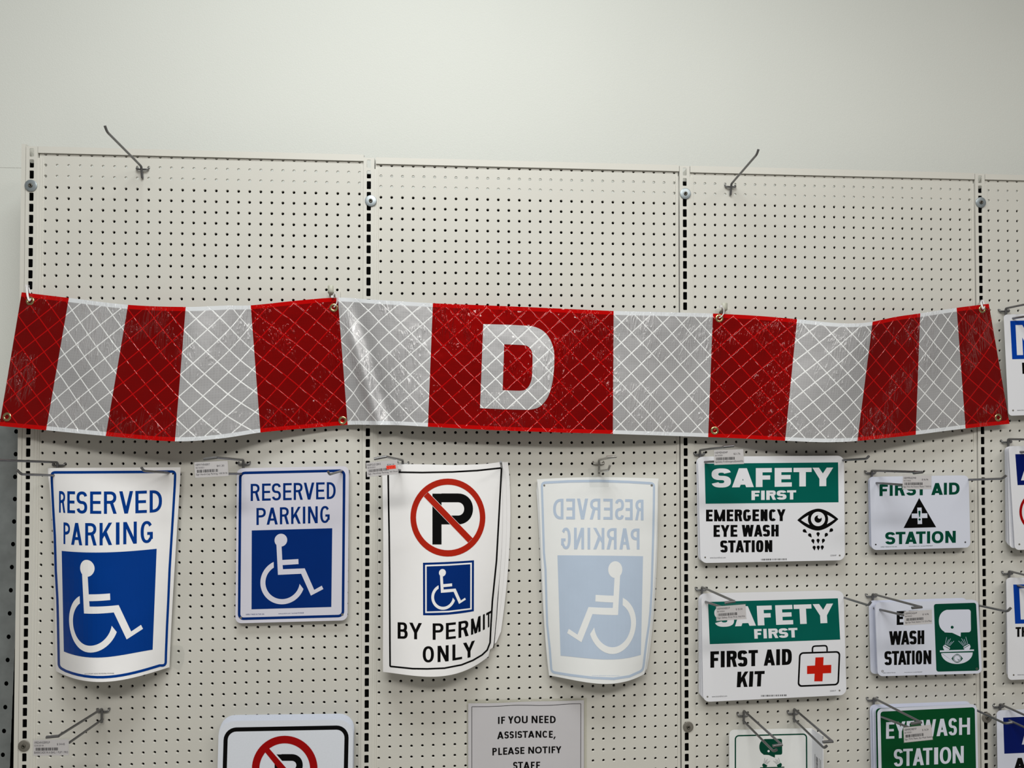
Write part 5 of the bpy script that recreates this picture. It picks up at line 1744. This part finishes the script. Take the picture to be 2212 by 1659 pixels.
t = notice(q1, [(228, 188), (1700, 150), (1760, 1530), (296, 1582)], 8, 1.0, 'plastic_white', [(320, 275), (1600, 240), (1628, 775), (348, 803)], 'royal',
           words_(q1, 'N', [(403, 700)], [(403, 333), (700, 328)], [(403, 747), (700, 740)], 84, 60, skew=.05), 'blue-headed notice beside the free end of the striped banner')
lettering_lines([words_(q1, 'I', [(486, 540)], [(486, 850), (540, 849)], [(486, 1005), (540, 1004)], 54, 30, skew=.05)], M['black'], t, 1.0)
art('small_lettering', small_text('www.incomdirect.com', line_quad(q1, 415, 640, 1505, 1499, 20)), M['ink'], t, 1.0)
art('corner_hole', [ell(*q1(360, 1508), 1.9, 1.9, 14)], M['dull_zinc'], t, 1.0, .012)
d14 = 1.35
t = notice(q2, [(296, 150), (1500, 140), (1560, 1540), (384, 1582)], 9, d14, 'plastic_white', [(390, 262), (1450, 245), (1480, 668), (422, 688)], 'deepnavy',
           words_(q2, 'A', [(468, 760)], [(468, 322), (760, 318)], [(468, 623), (760, 617)], 96, 60), 'navy-headed notice with a red ring, hanging in front of its stack',
           [([(243, 158), (1440, 135), (1480, 1500), (256, 1500)], .45, 'rearmost white sign of the stack behind the red-ringed notice'),
            ([(258, 154), (1460, 138), (1500, 1515), (278, 1528)], .75, 'middle white sign of the stack behind the red-ringed notice'),
            ([(276, 152), (1480, 139), (1520, 1530), (312, 1556)], 1.05, 'white sign directly behind the red-ringed notice')])
art('ring_print', ring(q2.pts(ell(727, 1055, 281, 290, 60)), q2.pts(ell(727, 1055, 246, 254, 60))), M['redcrimson'], t, d14)
art('corner_hole', [ell(*q2(446, 1503), 2.0, 2.0, 14)], M['dull_zinc'], t, d14, .012)
d15 = 1.1
flat_sign('notice_sign', q3.pts([(260, 146), (1650, 150), (1690, 1480), (266, 1500)]), 9, 'plastic_white', .6, 'white sign edge behind the middle blue notice', group='signs behind the blue notices')
t = notice(q3, [(266, 144), (1660, 152), (1720, 1500), (288, 1556)], 9, d15, 'plastic_white', [(362, 240), (1560, 226), (1590, 755), (388, 780)], 'royal',
           words_(q3, 'N', [(455, 750)], [(452, 293), (750, 290)], [(452, 722), (750, 716)], 84, 60, skew=.05), 'blue-headed notice with black lettering, hanging level with the eye wash pictogram sign')
lettering_lines([words_(q3, 'TH', [(394, 470), (479, 560)], [(394, 827), (560, 823)], [(394, 962), (560, 958)], 30, 26, 2.9)], M['black'], t, d15)
art('small_lettering', small_text('www.incomdirect.com', line_quad(q3, 420, 640, 1482, 1476, 20)), M['ink'], t, d15)
art('corner_hole', [ell(*q3(368, 1486), 1.9, 1.9, 14)], M['dull_zinc'], t, d15, .012)
t = notice(q4, [(216, 362), (2400, 270), (2450, 2300), (250, 2400)], 9, 1.1, 'plastic_cool', [(365, 525), (2200, 440), (2230, 1260), (392, 1336)], 'deepnavy',
           words_(q4, 'A', [(785, 1150)], [(785, 660), (1150, 645)], [(785, 1130), (1150, 1112)], 120, 90), 'navy-headed notice lowest by the far upright, with a black capital letter')
lettering_lines([words_(q4, 'A', [(608, 870)], [(608, 1436), (870, 1425)], [(608, 1705), (870, 1690)], 78, 55, 2.9)], M['black'], t, 1.1)
